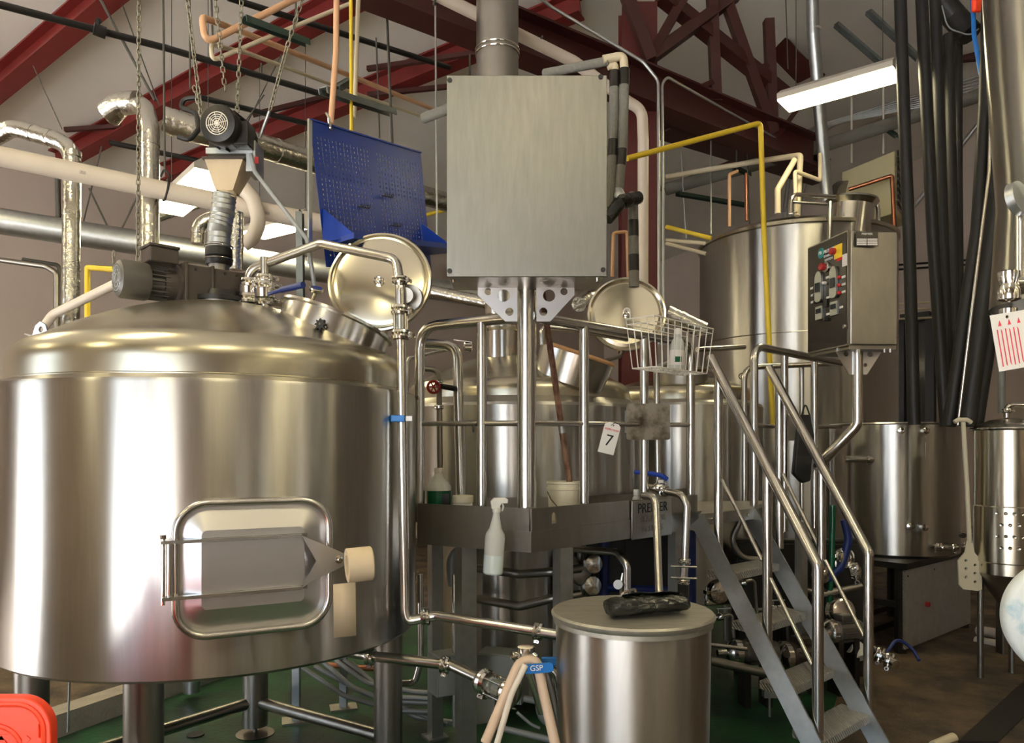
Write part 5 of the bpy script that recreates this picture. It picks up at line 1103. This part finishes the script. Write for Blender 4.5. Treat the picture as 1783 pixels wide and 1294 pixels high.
# white drain pipe with strap
t = OH('long cream pvc pipe running level across the left above the mash tun', [(-30, 266, 4.75), (295, 334, 5.2), (565, 390, 5.6)], .063, 'pvcw', bend=0, n=20, name='pvc_pipe', clamps=())
t2 = thing('pipe_hanger', 'black clevis hanger strap round the long cream pvc pipe', 'pipe hanger', P(289, 330, 5.2))
obj('strap', MB().ring(P(289, 331, 5.2), (1, .7, -.2), .072, .009, 26, 6), 'blackm', t2); obj('hanger_rod', MB().cyl(P(287, 300, 5.2), P(284, -20, 5.1), .007, 8), 'rod', t2); obj('yoke', MB().tube([P(280, 308, 5.2), P(287, 292, 5.2), P(296, 308, 5.2)], .008, .02, 8), 'blackm', t2)
for px, py in ((144, 300), (465, 371)):
    text('pipe_print', '||||||', .022, frame3(P(px, py, 4.86 if px < 200 else 5.32), (1, .35, -.17), (0, 0, 1)), 'ink', t if t.type == 'EMPTY' else t)
# foil jacketed pipes: lathe elbows
def foil(label, pts, r, bands=(), m_='foil', cat='insulated pipe'):
    t = thing('foil_wrapped_pipe', label, cat, P(*pts[0]))
    q = [P(*p) for p in pts]
    obj('jacket_run', MB().tube(q, r, r*3.0, 22), m_, t)
    for i, u in bands:
        c_ = q[i].lerp(q[i+1], u); obj('seam_band', MB().cyl(c_-(q[i+1]-q[i]).normalized()*.018, c_+(q[i+1]-q[i]).normalized()*.018, r*1.05, 22), m_, t)
    return t
foil('foil wrapped pipe bending over and dropping at the far left', [(-20, 246, 5.4), (22, 222, 5.3), (126, 252, 5.3), (122, 600, 5.2)], .058, ((2, .05), (2, .35), (2, .62), (2, .92), (1, .3), (1, .6)))
foil('foil wrapped riser elbowed at the top behind the gear motor', [(196, 205, 5.6), (212, 186, 5.5), (252, 180, 5.4), (262, 225, 5.3), (260, 480, 5.2)], .060, ((3, .1), (3, .4), (3, .8)))
foil('fat foil pipe stub pointing left above the riser elbow', [(188, 196, 5.55), (205, 180, 5.5), (240, 178, 5.45)], .078, ())
foil('large foil duct running from the hopper motor towards the blue panel', [(285, 208, 5.9), (345, 228, 6.0), (440, 250, 6.3), (545, 282, 6.8), (790, 356, 8.2)], .098, ((0, .3), (0, .8), (1, .5), (2, .4), (3, .3), (3, .7)))
foil('long horizontal foil duct low along the wall behind the tanks', [(-20, 382, 7.6), (300, 432, 8.2), (560, 472, 8.8), (860, 520, 9.6)], .13, ((0, .4), (0, .9), (1, .5), (2, .3)), 'zinc')
foil('short foil elbow beside the ribbed hose', [(395, 372, 5.4), (345, 388, 5.4), (344, 425, 5.4)], .045, ((1, .4),))
foil('slanting foil pipe behind the cream pvc pipe', [(276, 378, 8.2), (352, 352, 8.4)], .055, ())
foil('straight foil riser right of the ribbed hose', [(412, 370, 5.0), (411, 470, 5.0)], .044, ((0, .6),))
foil('foil pipe crossing behind the round open lid', [(742, 505, 7.0), (870, 532, 6.8)], .055, ((0, .3), (0, .6)))
foil('foil pipe with elbow right of the far open lid', [(1008, 530, 6.0), (1022, 518, 6.2), (1045, 515, 6.3)], .06, ())
foil('foil pipe stub right of the far round lid', [(1160, 545, 6.3), (1225, 575, 6.3)], .07, ((0, .4),))
OH('white diagonal pipe rising to the gear motor fan', [(62, 590, 5.1), (92, 548, 5.1), (214, 488, 4.9)], .030, 'pvcw')
OH('grey curved white pipe looping behind the hopper', [(418, 322, 5.3), (440, 345, 5.3), (452, 385, 5.3), (440, 415, 5.3), (424, 425, 5.3)], .052, 'pvcw', bend=.15)
OH('yellow painted upright behind the mash tun at the left', [(152, 560, 6.8), (152, 466, 6.8), (206, 470, 6.8)], .024, 'yellow', bend=.01, name='gas_pipe')
OH('grey wall conduit bending down at the left wall', [(-20, 450, 8.0), (80, 464, 8.0), (98, 475, 8.0), (98, 590, 8.0)], .028, 'dark', name='wall_conduit')
OH('dark wall conduit beside the foil pipe at the left', [(40, 452, 8.1), (104, 462, 8.1), (104, 590, 8.1)], .022, 'rod', name='wall_conduit')
OH('dark vertical conduit on the left wall under the duct', [(100, 300, 8.6), (102, 380, 8.6)], .03, 'rod', name='wall_conduit')
# hopper motor, hopper, ribbed hose
hm = thing('hopper_motor', 'black electric motor with white fan guard hanging on chains', 'motor', P(388, 225, 3.95))
mc_ = P(384, 219, 3.80); ma_ = V((-.06, -.97, -.10)).normalized()
obj('motor_body', MB().lathe([(.085, -.26), (.092, -.24), (.092, -.04), (.096, -.03), (.097, .02), (.088, .035), (.058, .040), (.056, .036), (0, .036)], mc_, ma_, 36), 'blackm', hm)
xg, yg, _ = basis(ma_)
gr = obj('fan_guard', MB().ring(mc_+ma_*.041, ma_, .054, .0028, 32, 6), 'wire', hm)
for R2 in (.043, .033, .023, .013): obj('guard_ring', MB().ring(mc_+ma_*.041, ma_, R2, .0022, 28, 5), 'wire', gr)
for k in range(8):
    a = k*PI/4+.2; d = xg*math.cos(a)+yg*math.sin(a); obj('guard_spoke', MB().cyl(mc_+ma_*.041+d*.010, mc_+ma_*.041+d*.054, .0018, 5), 'wire', gr)
obj('guard_hub', MB().cyl(mc_+ma_*.038, mc_+ma_*.044, .009, 12), 'wire', gr)
for k in range(12):
    a = 2*PI*k/12; d = xg*math.cos(a)+yg*math.sin(a); obj('cooling_fin', MB().bar(mc_-ma_*.05+d*.094, mc_-ma_*.22+d*.094, .004, .018, up=d), 'blackm', hm)
obj('terminal_box', MB().box(P(424, 238, 3.88), .085, .11, .12), 'blackm', hm, bev=.006)
obj('mount_plate', MB().box(P(408, 272, 3.98), .24, .15, .03), 'zinc', hm); obj('mount_bracket', MB().box(P(444, 280, 3.98), .05, .14, .16), 'zinc', hm, bev=.004); obj('gearbox', MB().box(P(400, 258, 3.98), .17, .14, .07), 'blackm', hm, bev=.01)
obj('lift_eye', MB().ring(P(392, 190, 3.92), (0, 1, 0), .014, .004, 16, 6), 'zinc', hm); obj('red_mark', MB().box(P(447, 279, 3.90), .02, .004, .035), 'redval', hm)
hp = thing('grain_hopper', 'tan stained square funnel under the hanging motor', 'hopper', P(402, 300, 3.98))
def sqr(px, py, d, a, b): c_ = P(px, py, d); return [c_+V((-a, -b, 0)), c_+V((a, -b, 0)), c_+V((a, b, 0)), c_+V((-a, b, 0))]
t_, b_ = sqr(400, 288, 3.98, .098, .085), sqr(396, 336, 3.98, .045, .045)
obj('funnel', MB().add(t_+b_, [(0, 1, 5, 4), (1, 2, 6, 5), (2, 3, 7, 6), (3, 0, 4, 7)]), 'tape', hp, ang=20); obj('flange', MB().slab([(p.x, p.y) for p in sqr(400, 288, 3.98, .108, .095)], t_[0].z, t_[0].z+.012), 'gear', hp); obj('throat', MB().cyl(P(396, 345, 3.98), P(396, 330, 3.98), .046, 24), 'tape', hp)
fh = thing('ribbed_hose', 'grey ribbed hose from the hopper down to the mash tun', 'hose', P(385, 430, 3.98))
hp_ = [P(391, 340, 3.98), P(388, 370, 3.98), P(382, 400, 3.98), P(381, 436, 3.98)]
path = fillet(hp_, .2, 8); obj('hose_wall', MB().tube(hp_, .058, .2, 24), 'zinc', fh)
m = MB()
dense = []
for i in range(len(path)-1): dense += [path[i].lerp(path[i+1], k/6) for k in range(6)]
for i in range(0, len(dense)-1, 2): obj('hose_rib', MB().ring(dense[i], (dense[i+1]-dense[i]), .058, .0035, 24, 5), 'zinc', fh)
obj('black_cuff', MB().lathe([(.062, 0), (.068, .01), (.068, .035), (.062, .04), (.068, .045), (.068, .08), (.062, .09)], P(381, 462, 3.98), n=28), 'black', fh); obj('cuff_base', MB().cyl(P(381, 474, 3.98), P(381, 460, 3.98), .052, 24), 'dark', fh)
for yy in (430, 452): obj('hose_band', MB().ring(P(381, yy, 3.98), (0, 0, 1), .070, .003, 28, 5), 'chrome', fh)
OH('thin grey conduit sloping from the hopper motor to the strut post', [(436, 268, 3.9), (444, 300, 3.9), (500, 372, 3.8), (535, 418, 3.75), (548, 500, 3.8)], .011, 'conduit', name='cable_conduit')
# chains
def chain(label, a, b, g_=None, L=.040, r=.0034):
    a, b = P(*a), P(*b); t = (b-a).normalized(); x, y, _ = basis(t); n = max(2, int((b-a).length/(L*.72))); m = MB()
    for i in range(n):
        c_ = a.lerp(b, (i+.5)/n); s_ = x if i % 2 else y
        m.tube([c_+t*(L*.5-.008)*sg_*1.0+s_*.0+ (s_*w_) + t*e_ for sg_, w_, e_ in ((1, .009, 0), (1, 0, .008), (1, -.009, 0), (-1, -.009, 0), (-1, 0, -.008), (-1, .009, 0))], r, n=5, closed=True)
    return tag(obj('chain', m, 'chain', ang=80), label, 'chain', g_)
chain('plumb steel chain hanging in front of the foil riser, leftmost', (242, -10, 4.1), (240, 455, 4.1))
chain('steel chain from the roof to the left side of the hopper motor', (325, -10, 3.8), (350, 195, 3.9)); chain('short heavy chain strand beside the motor foot strap', (338, 150, 3.95), (356, 222, 3.95))
chain('thin chain hanging to the lifting eye of the hopper motor', (374, -10, 3.9), (392, 158, 3.92)); chain('steel chain hanging right of the motor fan guard', (421, -10, 3.9), (413, 196, 3.95))
chain('slanting steel chain to the right motor bracket, upper length', (529, -10, 3.9), (500, 82, 3.9)); chain('slanting steel chain to the right motor bracket, lower length', (500, 82, 3.9), (470, 192, 3.95))
OH('thin turnbuckle rod ending the slanting chain', [(469, 194, 3.95), (452, 240, 3.98)], .008, 'zinc', cat='rod', name='turnbuckle')
chain('thin chain hanging above the white diagonal pipe', (198, 438, 5.0), (199, 488, 5.0), None, .05, .004)
tag(obj('black_strap', MB().tube([P(345, 170, 4.2), P(320, 172, 4.2), P(314, 188, 4.2), P(342, 196, 4.2), P(346, 225, 4.15), P(330, 245, 4.1), P(310, 238, 4.1)], .014, .06, 8), 'black'), 'black strap looped beside the hopper motor chain', 'strap')
# rods and guy wires
for i, (a, b, r) in enumerate((((330, -10, 5.0), (331, 155, 5.0), .006), ((170, -10, 6.5), (270, 175, 6.4), .012), ((212, 5, 7.2), (278, 186, 7.0), .006), ((58, 115, 7.5), (108, 225, 7.6), .006), ((368, -5, 5.2), (370, 60, 5.2), .007), ((515, -5, 5.6), (515, 40, 5.6), .007),
      ((672, -10, 6.2), (683, 250, 6.2), .012), ((655, 66, 6.8), (661, 240, 6.8), .008), ((758, 5, 5.6), (761, 412, 5.6), .0075), ((455, 110, 7.5), (455, 128, 7.5), .01), ((818, 95, 7.6), (818, 132, 7.6), .01), ((460, 165, 7.0), (425, 215, 7.0), .006), ((490, 95, 7.5), (430, 215, 7.3), .006),
      ((155, 328, 8.0), (190, 400, 8.0), .010), ((240, 340, 8.0), (212, 398, 8.0), .010), ((177, 255, 8.2), (145, 388, 8.2), .008), ((1238, 205, 9.0), (1238, 408, 9.0), .009), ((1282, 215, 8.8), (1283, 300, 8.8), .009), ((1300, 230, 8.8), (1305, 395, 8.8), .008), ((1186, 265, 9.2), (1195, 415, 9.2), .009), ((1368, -5, 8), (1372, 120, 8.4), .006))):
    lb = ['thin hanger rod above the hopper motor, left of its chains', 'dark diagonal brace rod under the first red rafter', 'thin slanting wire beside the dark diagonal brace', 'thin wire from the leftmost rafter to its purlin', 'hanger rod holding the peach pipe elbow', 'hanger rod over the green strut', 'long plumb rod left of the exhaust stack', 'plumb rod behind the peach pipes above the blue panel', 'long thin rod hanging just left of the big steel box', 'short hanger stub on the long sprinkler pipe', 'short hanger stub by the top of the steel box', 'thin wire slanting behind the slanted chain', 'long thin wire slanting behind the slanted chain',
          'v shaped support wire under the cream pvc pipe, left half', 'v shaped support wire under the cream pvc pipe, right half', 'thin wire slanting behind the far left foil pipe', 'plumb wire left of the yellow gas pipe down to the tall tank', 'short plumb rod meeting the strut above the tall tank', 'thin rod hanging to the left rim of the tall tank', 'thin rod between the red column and the tall tank', 'thin wire in front of the roof truss at the right'][i]
    tag(obj('hanger_rod', MB().cyl(P(*a), P(*b), r, 6), 'rod' if i not in (8, 16, 19) else 'zinc'), lb, 'rod')
tag(obj('hook_ring', MB().ring(P(764, 428, 5.6), (0, 1, 0), .035, .008, 20, 6), 'rod'), 'dark ring hook at the end of the long thin rod', 'hook')
# peach pipes
OH('peach coloured pipe looping back at the top centre, thicker one', [(520, -5, 5.0), (357, 76, 4.6), (352, 30, 4.6), (420, 55, 5.2), (600, 128, 6.4), (768, 196, 7.6)], .021, 'peach', bend=.05)
OH('cream thin pipe looping below the peach pipe', [(610, 6, 5.4), (369, 106, 4.7), (368, 78, 4.7), (430, 92, 5.2), (600, 156, 6.4), (738, 204, 7.4)], .014, 'pvc', bend=.04)
OH('peach drop pipe hanging down to the blue peg panel', [(586, -10, 4.6), (585, 90, 4.6), (576, 215, 4.6)], .018, 'peach', bend=.02); OH('greenish slim pipe dropping behind the blue panel', [(611, -10, 4.9), (612, 228, 4.9)], .012, 'yellow'); OH('cream slim pipe dropping beside the greenish one', [(624, -5, 5.0), (617, 205, 5.0)], .015, 'pvc')
def strut_(label, a, b, m_='strut', w_=.045):
    t = thing('strut_channel', label, 'strut', P(*a)); a, b = P(*a), P(*b); tt = (b-a).normalized(); x = tt.cross(V((0, 0, 1))).normalized()
    obj('channel_web', MB().bar(a, b, w_, .005), m_, t)
    for s_ in (-1, 1): obj('channel_flange', MB().bar(a+x*s_*w_/2-V((0, 0, .018)), b+x*s_*w_/2-V((0, 0, .018)), .005, .04), m_, t)
strut_('green strut channel crossing under the peach pipes', (425, 28, 4.6), (536, 70, 5.0)); strut_('green strut channel holding the drop pipes above the blue panel', (562, 152, 4.6), (684, 192, 5.3), 'gstrut', .06); strut_('short green strut at the back of the drop pipes', (585, 150, 5.0), (610, 136, 5.4))
strut_('vertical grey strut post behind the arching spray pipe', (522, 365, 4.6), (524, 530, 4.6), 'gstrut')
strut_('grey strut channel under the roof left of the black hoses, upper', (1456, 40, 8.6), (1535, 108, 8.8), 'gstrut', .07); strut_('grey strut channel under the roof left of the black hoses, lower', (1512, 18, 8.4), (1600, 100, 8.8), 'gstrut', .07); strut_('dark strut below the insulated pipe by the heater', (1180, 335, 9.0), (1300, 355, 9.6), 'strut', .07); strut_('dark strut holding the insulated pipe', (1278, 288, 8.8), (1305, 302, 9.2), 'strut'); strut_('short dark strut at the heater rod', (1534, 215, 9.0), (1563, 236, 8.6), 'strut')
# blue peg panel with slots through it
bpn = thing('blue_peg_panel', 'blue perforated steel tool panel hanging on edge above the open lid', 'peg panel', P(539, 208, 4.0))
TLc, TRc = P(539, 208, 4.0), P(732, 266, 4.9); TRc.z = TLc.z+(TRc.z-TLc.z)
ex = (TRc-TLc); Lp = ex.length; ex.normalize(); ez = V((0, 0, 1)); Hp = .76
def pp(x, z): return TLc+ex*x+ez*z
def panel_half(x0_, x1_):
    w__ = x1_-x0_; holes = []
    nx, nz = 15, 24
    for i in range(nx):
        for j in range(nz):
            x = x0_+.045+(w__-.09)*i/(nx-1); z = -.085-(Hp-.15)*j/(nz-1)
            if i % 2: holes.append([(x-.0035, z-.011), (x+.0035, z-.011), (x+.0035, z+.011), (x-.0035, z+.011)])
            else: holes.append([(x+.0065*math.cos(k*PI/3), z+.0065*math.sin(k*PI/3)) for k in range(6)])
    return holes
Mbp = frame3(TLc, ex, ez)
plate('panel_sheet', [(0, 0), (Lp*.5, 0), (Lp*.5, -Hp), (0, -Hp)], panel_half(0, Lp*.5), .003, Mbp, 'blue', bpn)
plate('panel_sheet', [(Lp*.5, 0), (Lp, 0), (Lp, -Hp), (Lp*.5, -Hp)], panel_half(Lp*.5, Lp), .003, Mbp, 'blue', bpn)
obj('edge_trim', MB().bar(pp(.002, 0), pp(.002, -Hp), .012, .025, up=ex), 'zinc', bpn); obj('edge_flange', MB().bar(pp(0, 0), pp(Lp, 0), .02, .008), 'blue', bpn)
fr = V((ex.y, -ex.x, 0)); fr = fr if fr.y < 0 else -fr
obj('tool_tray', MB().hexa([pp(.15, -Hp*.86), pp(Lp+.1, -Hp*.86), pp(Lp+.22, -Hp*.86)+fr*.26, pp(.05, -Hp*.86)+fr*.26, pp(.15, -Hp*.83), pp(Lp+.1, -Hp*.83), pp(Lp+.22, -Hp*.82)+fr*.26, pp(.05, -Hp*.82)+fr*.26]), 'blue', bpn)
for x in (.1, Lp+.02): obj('tray_gusset', MB().prism([pp(x, -Hp*.60), pp(x, -Hp*.84), pp(x, -Hp*.84)+fr*.24], ex*.008), 'blue', bpn)
obj('hang_hook', MB().tube([pp(.13, .06), pp(.13, .03)+fr*.02, pp(.13, -.03)+fr*.03, pp(.15, -.03)+fr*.02, pp(.15, .0)], .008, .02, 8), 'chrome', bpn)
for x, z in ((Lp*.62, -.33), (Lp*.40, -.42), (Lp*.70, -.50)):
    m = MB()
    for k in range(5): m.tube([pp(x+.02*k-.03, z)+fr*.01, pp(x+.02*k-.03, z-.004)+fr*.035, pp(x+.02*k-.02, z+.014)+fr*.035], .003, .006, 6)
    o = obj('small_hook_cluster', m, 'blackm', bpn); o['kind'] = 'stuff'
# cream pipe above the box and right of it
OH('fat cream pvc pipe crossing behind the exhaust stack and turning down', [(755, -12, 5.4), (1000, 108, 6.1), (1092, 176, 6.35), (1118, 192, 6.4), (1120, 245, 6.4), (1119, 560, 6.4)], .046, 'pvcw', bend=.14, n=18, name='pvc_pipe')
tag(obj('pipe_hanger', MB().ring(P(938, 76, 5.93), (1, .2, -.5), .056, .008, 22, 6), 'rod'), 'round hanger ring on the fat cream pipe right of the stack', 'pipe hanger'); tag(obj('pipe_hanger', MB().ring(P(762, -6, 5.42), (1, .2, -.5), .056, .01, 22, 6), 'rod'), 'hanger ring on the fat cream pipe at the top edge', 'pipe hanger')
def insul(label, pts, r, bands=()):
    t = thing('foam_insulated_pipe', label, 'insulated pipe', P(*pts[0])); q = [P(*p) for p in pts]; obj('foam_sleeve', MB().tube(q, r, r*2.4, 18), 'insul', t)
    for i, u in bands:
        c_ = q[i].lerp(q[i+1], u); d = (q[i+1]-q[i]).normalized(); obj('tape_band', MB().cyl(c_-d*.05, c_+d*.05, r*1.04, 18), 'blackm', t)
    return t
insul('grey foam insulated pipe right of the steel box, nearer the box', [(1070, 128, 4.6), (1068, 232, 4.6), (1062, 362, 4.6)], .029, ((0, .1), (1, .2)))
insul('grey foam insulated pipe right of the steel box, farther from it', [(1087, 122, 4.6), (1084, 250, 4.6), (1077, 332, 4.6)], .031, ((0, .1), (1, .3)))
insul('grey foam insulated pipe going down behind the far round lid', [(1102, 350, 4.7), (1103, 430, 4.7), (1104, 500, 4.7)], .032, ((0, .6), (1, .4)))
insul('grey foam pipe behind the box, leading to the cream elbow', [(948, 128, 4.9), (1062, 106, 4.6)], .028, ())
insul('black taped foam pipe poking out left of the steel box', [(738, 206, 5.4), (800, 182, 5.2)], .036, ())
OH('cream pvc elbow over the two foam insulated pipes', [(1050, 104, 4.6), (1086, 97, 4.6), (1087, 124, 4.6)], .026, 'pvc', bend=.03, name='pvc_elbow'); OH('small cream pvc elbow inside the larger elbow', [(1058, 116, 4.62), (1071, 112, 4.62), (1071, 130, 4.6)], .022, 'pvc', bend=.02, name='pvc_elbow')
t = thing('taped_joint', 'black and grey tape wrapped pipe joint right of the steel box', 'pipe joint', P(1085, 350, 4.5))
obj('wrap', MB().tube([P(1058, 382, 4.45), P(1080, 352, 4.5), P(1112, 344, 4.6)], lambda u: .034+.010*math.sin(u*9), .05, 12), 'bag', t); obj('tape', MB().tube([P(1076, 330, 4.6), P(1082, 352, 4.55), P(1105, 342, 4.6), P(1112, 352, 4.62)], lambda u: .028+.008*math.sin(u*14), .03, 10), 'zinc', t)
OH('thin copper pipe loop below the taped joint', [(1066, 482, 5.2), (1068, 406, 5.2), (1092, 403, 5.2), (1094, 482, 5.2)], .012, 'peach', bend=.02, name='copper_pipe')
OH('bright conduit running up the red column, nearer one', [(1148, 600, 6.6), (1146, 140, 6.6), (1120, 108, 6.6), (960, 12, 6.4), (920, -20, 6.3)], .014, 'zinc', bend=.12, name='conduit_pipe'); OH('bright conduit running up beside the red column, outer one', [(1156, 600, 6.7), (1153, 145, 6.7), (1162, 134, 6.7), (1260, 190, 7.6), (1360, 246, 8.4)], .012, 'zinc', bend=.10, name='conduit_pipe')
# yellow gas pipe
t = pipe('yellow_gas_pipe', 'bright yellow gas pipe turning down in front of the tall tank', 'pipe', [P(1092, 276, 5.6), P(1324, 214, 6.2), P(1330, 400, 6.2), P(1346, 745, 6.1)], .021, 'yellow', .03)
pipe('yellow_wall_pipe', 'yellow gas pipe low between the red column and the tall tank', 'pipe', [P(1160, 395, 8.6), P(1238, 415, 8.3)], .024, 'yellow')
pipe('yellow_wall_pipe', 'yellow gas pipe low on the wall left of the steel box', 'pipe', [P(735, 376, 9.6), P(790, 362, 9.6)], .025, 'yellow')
for k, (y0_, y1_, lb) in enumerate(((418, 424, 'cream pipe pair behind the tall tank, upper'), (424, 442, 'cream pipe pair behind the tall tank, lower'))): OH(lb, [(1160, y0_, 8.9), (1230, y1_, 8.6)], .022, 'pvc')
# long insulated pipe at the right, cream pipes onto the tall tank
t = thing('long_black_pipe', 'long black insulated pipe rising to the right under the tube light', 'insulated pipe', P(1160, 330, 9.2)); obj('black_sleeve', MB().tube([P(1158, 330, 9.4), P(1430, 255, 9.0), P(1755, 150, 8.4)], .075, .3, 20), 'insul', t)
OH('cream pipe under the long insulated pipe bending to the tall tank', [(1160, 308, 9.0), (1300, 284, 8.6), (1394, 270, 7.9), (1388, 376, 7.8)], .030, 'pvc', bend=.05)
OH('cream elbowed pipe standing on the tall tank rim', [(1384, 278, 7.75), (1354, 330, 7.7), (1354, 372, 7.7)], .030, 'pvc', bend=.03); OH('cream thin pipe bent above the tall tank', [(1386, 370, 7.7), (1384, 298, 7.7), (1428, 314, 7.9), (1428, 268, 8.0)], .020, 'pvc', bend=.03)
OH('pink slim pipe standing behind the left rim of the tall tank', [(1270, 395, 8.2), (1270, 304, 8.2), (1284, 298, 8.3)], .018, 'peach', bend=.03); OH('brown slim pipe standing behind the tall tank rim', [(1300, 385, 8.4), (1299, 302, 8.4)], .018, 'copper', bend=.03)
OH('grey flue pipe rising through the roof behind the tube light', [(1440, 348, 8.3), (1428, 200, 8.0), (1416, 60, 7.8), (1414, -30, 7.7)], .062, 'zinc', n=20, name='flue_pipe', bend=.2); tag(obj('flue_band', MB().ring(P(1417, 52, 7.8), (0, 0, 1), .064, .012, 28, 6), 'wire'), 'white band round the grey flue pipe', 'band')
OH('grey conduit slanting across the far wall at the right', [(1500, 458, 11.0), (1595, 355, 10.8), (1712, 205, 10.2)], .03, 'zinc', name='wall_conduit'); OH('rusty red pipe beside the cream unit heater', [(1478, 330, 9.0), (1553, 306, 8.8), (1557, 390, 8.8), (1560, 735, 8.6)], .024, 'copper', bend=.02, name='copper_pipe')
for k in range(7):
    tag(obj('conduit_line', MB().tube([P(1362+k*5, 380, 11.2), P(1376+k*7, 262-k*2, 11.2), P(1400+k*8, 226-k*1.5, 11.4), P(1783, 108+k*7, 10.2)], .011, .35, 6), 'zinc'), 'thin grey conduit in the fan across the far wall, %s' % ['topmost', 'second from top', 'third from top', 'middle one', 'third from bottom', 'second from bottom', 'lowest'][k], 'conduit', 'conduit bundle on the far wall')
tag(obj('loose_cable', MB().tube([P(1270, 245, 8.6), P(1330, 256, 8.6), P(1400, 243, 8.8), P(1430, 235, 9.2)], .007, .3, 6), 'wire'), 'thin white cable sagging above the tall tank', 'cable')
for k, (ya, yb) in enumerate(((462, 446), (470, 454), (530, 516), (541, 528), (556, 546))):
    tag(obj('wall_conduit', MB().cyl(P(1556, ya, 11.4), P(1783, yb, 10.3), .016, 8), 'blackm' if k < 2 else 'pvc'), ['dark wall conduit behind the black hoses, topmost', 'dark wall conduit behind the black hoses, second', 'pale wall pipe behind the black hoses, upper of three', 'pale wall pipe behind the black hoses, middle of three', 'pale wall pipe behind the black hoses, lowest of three'][k], 'conduit')
# unit heater
uh = thing('unit_heater', 'cream metal unit heater box with side louvres hanging by the wall', 'heater', P(1515, 330, 9.3))
hA, hB2, hC = P(1466, 330, 9.6), P(1558, 330, 8.9), P(1575, 330, 9.4)
m = MB()
zA0, zA1 = P(0, 384, 9.2).z, P(0, 279, 9.2).z
obj('heater_casing', MB().slab([hA, hB2, hC, hC+(hA-hB2)], zA0, zA1), 'heater', uh, bev=.012)
obj('louvre_opening', MB().bar((hB2+hC)/2+V((.006, -.004, zA0-hB2.z+.04)), (hB2+hC)/2+V((.006, -.004, zA1-hB2.z-.04)), .36, .012, up=(hC-hB2).cross(V((0, 0, 1)))), 'black', uh)
for k in range(8):
    z = zA0+.07+(zA1-zA0-.14)*k/7; o_ = (hC-hB2).normalized().cross(V((0, 0, 1)))*.018; obj('louvre_slat', MB().bar(V((hB2.x, hB2.y, z))+o_+(hC-hB2)*.1, V((hC.x, hC.y, z))+o_-(hC-hB2)*.1, .02, .006), 'zinc', uh)
for (px, y0_, dd) in ((1483, 168, 9.3), (1538, 152, 9.0)): q = P(px, 286, dd); obj('hanger_rod', MB().cyl(V((q.x, q.y, zA1)), V((q.x, q.y, P(0, y0_, dd).z)), .012, 8), 'wire', uh)
obj('fan_cowl', MB().cyl(P(1462, 335, 9.7), P(1475, 335, 9.55), .14, 24), 'dark', uh)
# black hoses at the right
hs = [([(1567, -20), (1574, 200), (1583, 420), (1592, 740)], 6.2, .047, 'black hose hanging plumb, leftmost of the row'), ([(1604, -20), (1612, 160), (1625, 420), (1647, 742)], 6.3, .048, 'black hose hanging plumb, second of the row'),
      ([(1628, -20), (1634, 160), (1642, 420), (1655, 742)], 6.5, .046, 'black hose hanging plumb, third of the row'), ([(1652, 60), (1655, 250), (1661, 460), (1664, 742)], 6.7, .046, 'black hose hanging plumb, fourth of the row'), ([(1668, 60), (1668, 300), (1670, 500), (1672, 742)], 6.9, .038, 'black hose hanging plumb, fifth of the row'),
      ([(1722, -20), (1716, 180), (1702, 400), (1652, 742)], 5.8, .048, 'black hose slanting inward, left of the slanted three'), ([(1748, -20), (1742, 200), (1728, 400), (1684, 742)], 5.7, .064, 'black hose slanting inward, thickest of the slanted three'), ([(1765, 180), (1758, 320), (1740, 480), (1700, 742)], 6.0, .05, 'black hose slanting inward, right of the slanted three')]
for pts_, d, r, lb in hs:
    tag(obj('black_hose', MB().tube([P(x, y, d) for x, y in pts_], r, .6, 16), 'black'), lb, 'hose')
pipe('bright_rail_pipe', 'thin bright pipe between the slanting black hoses', 'pipe', [P(1728, 80, 5.5), P(1722, 300, 5.5), P(1690, 560, 5.6), P(1668, 740, 5.7)], .012, 'pipe', .3)
tag(obj('black_hose_bundle', MB().tube([P(1640, 5, 6.8), P(1662, 30, 6.8), P(1690, 60, 6.7)], .10, .1, 14), 'black'), 'dark bundle of hose wrapped at the top of the hanging row', 'hose')
tag(obj('blue_strap', MB().tube([P(1693, -10, 6.2), P(1696, 60, 6.2), P(1708, 130, 6.2)], .018, .2, 10), 'bluev'), 'faded blue strap hanging among the black hoses', 'strap')
tag(obj('orange_clip', MB().box(P(1702, 8, 6.1), .09, .05, .12), 'orange', bev=.02), 'orange plastic clip at the top among the black hoses', 'clip')
hose('thin_cable', 'thin pale cable looping between the black hoses', [(1640, 10, 6.4), (1650, 50, 6.4), (1690, 62, 6.4), (1704, 50, 6.3)], .006, 'conduit', 'cable')
tag(obj('grey_post', MB().cyl(P(1744, 640, 7.0), P(1744, 720, 7.0), .03, 12), 'conduit'), 'grey post rising behind the dimpled tank lid', 'post')
# unseen posts added across the rear bay doors for dark strips in reflections
for v_ in (-8.0, -7.1, .0, 1.2, 2.4):
    struct('added_door_post', MB().bar(UV(U0-.1, v_, 0), UV(U0-.1, v_, 4.2), .10, .10, up=UA), 'redd')
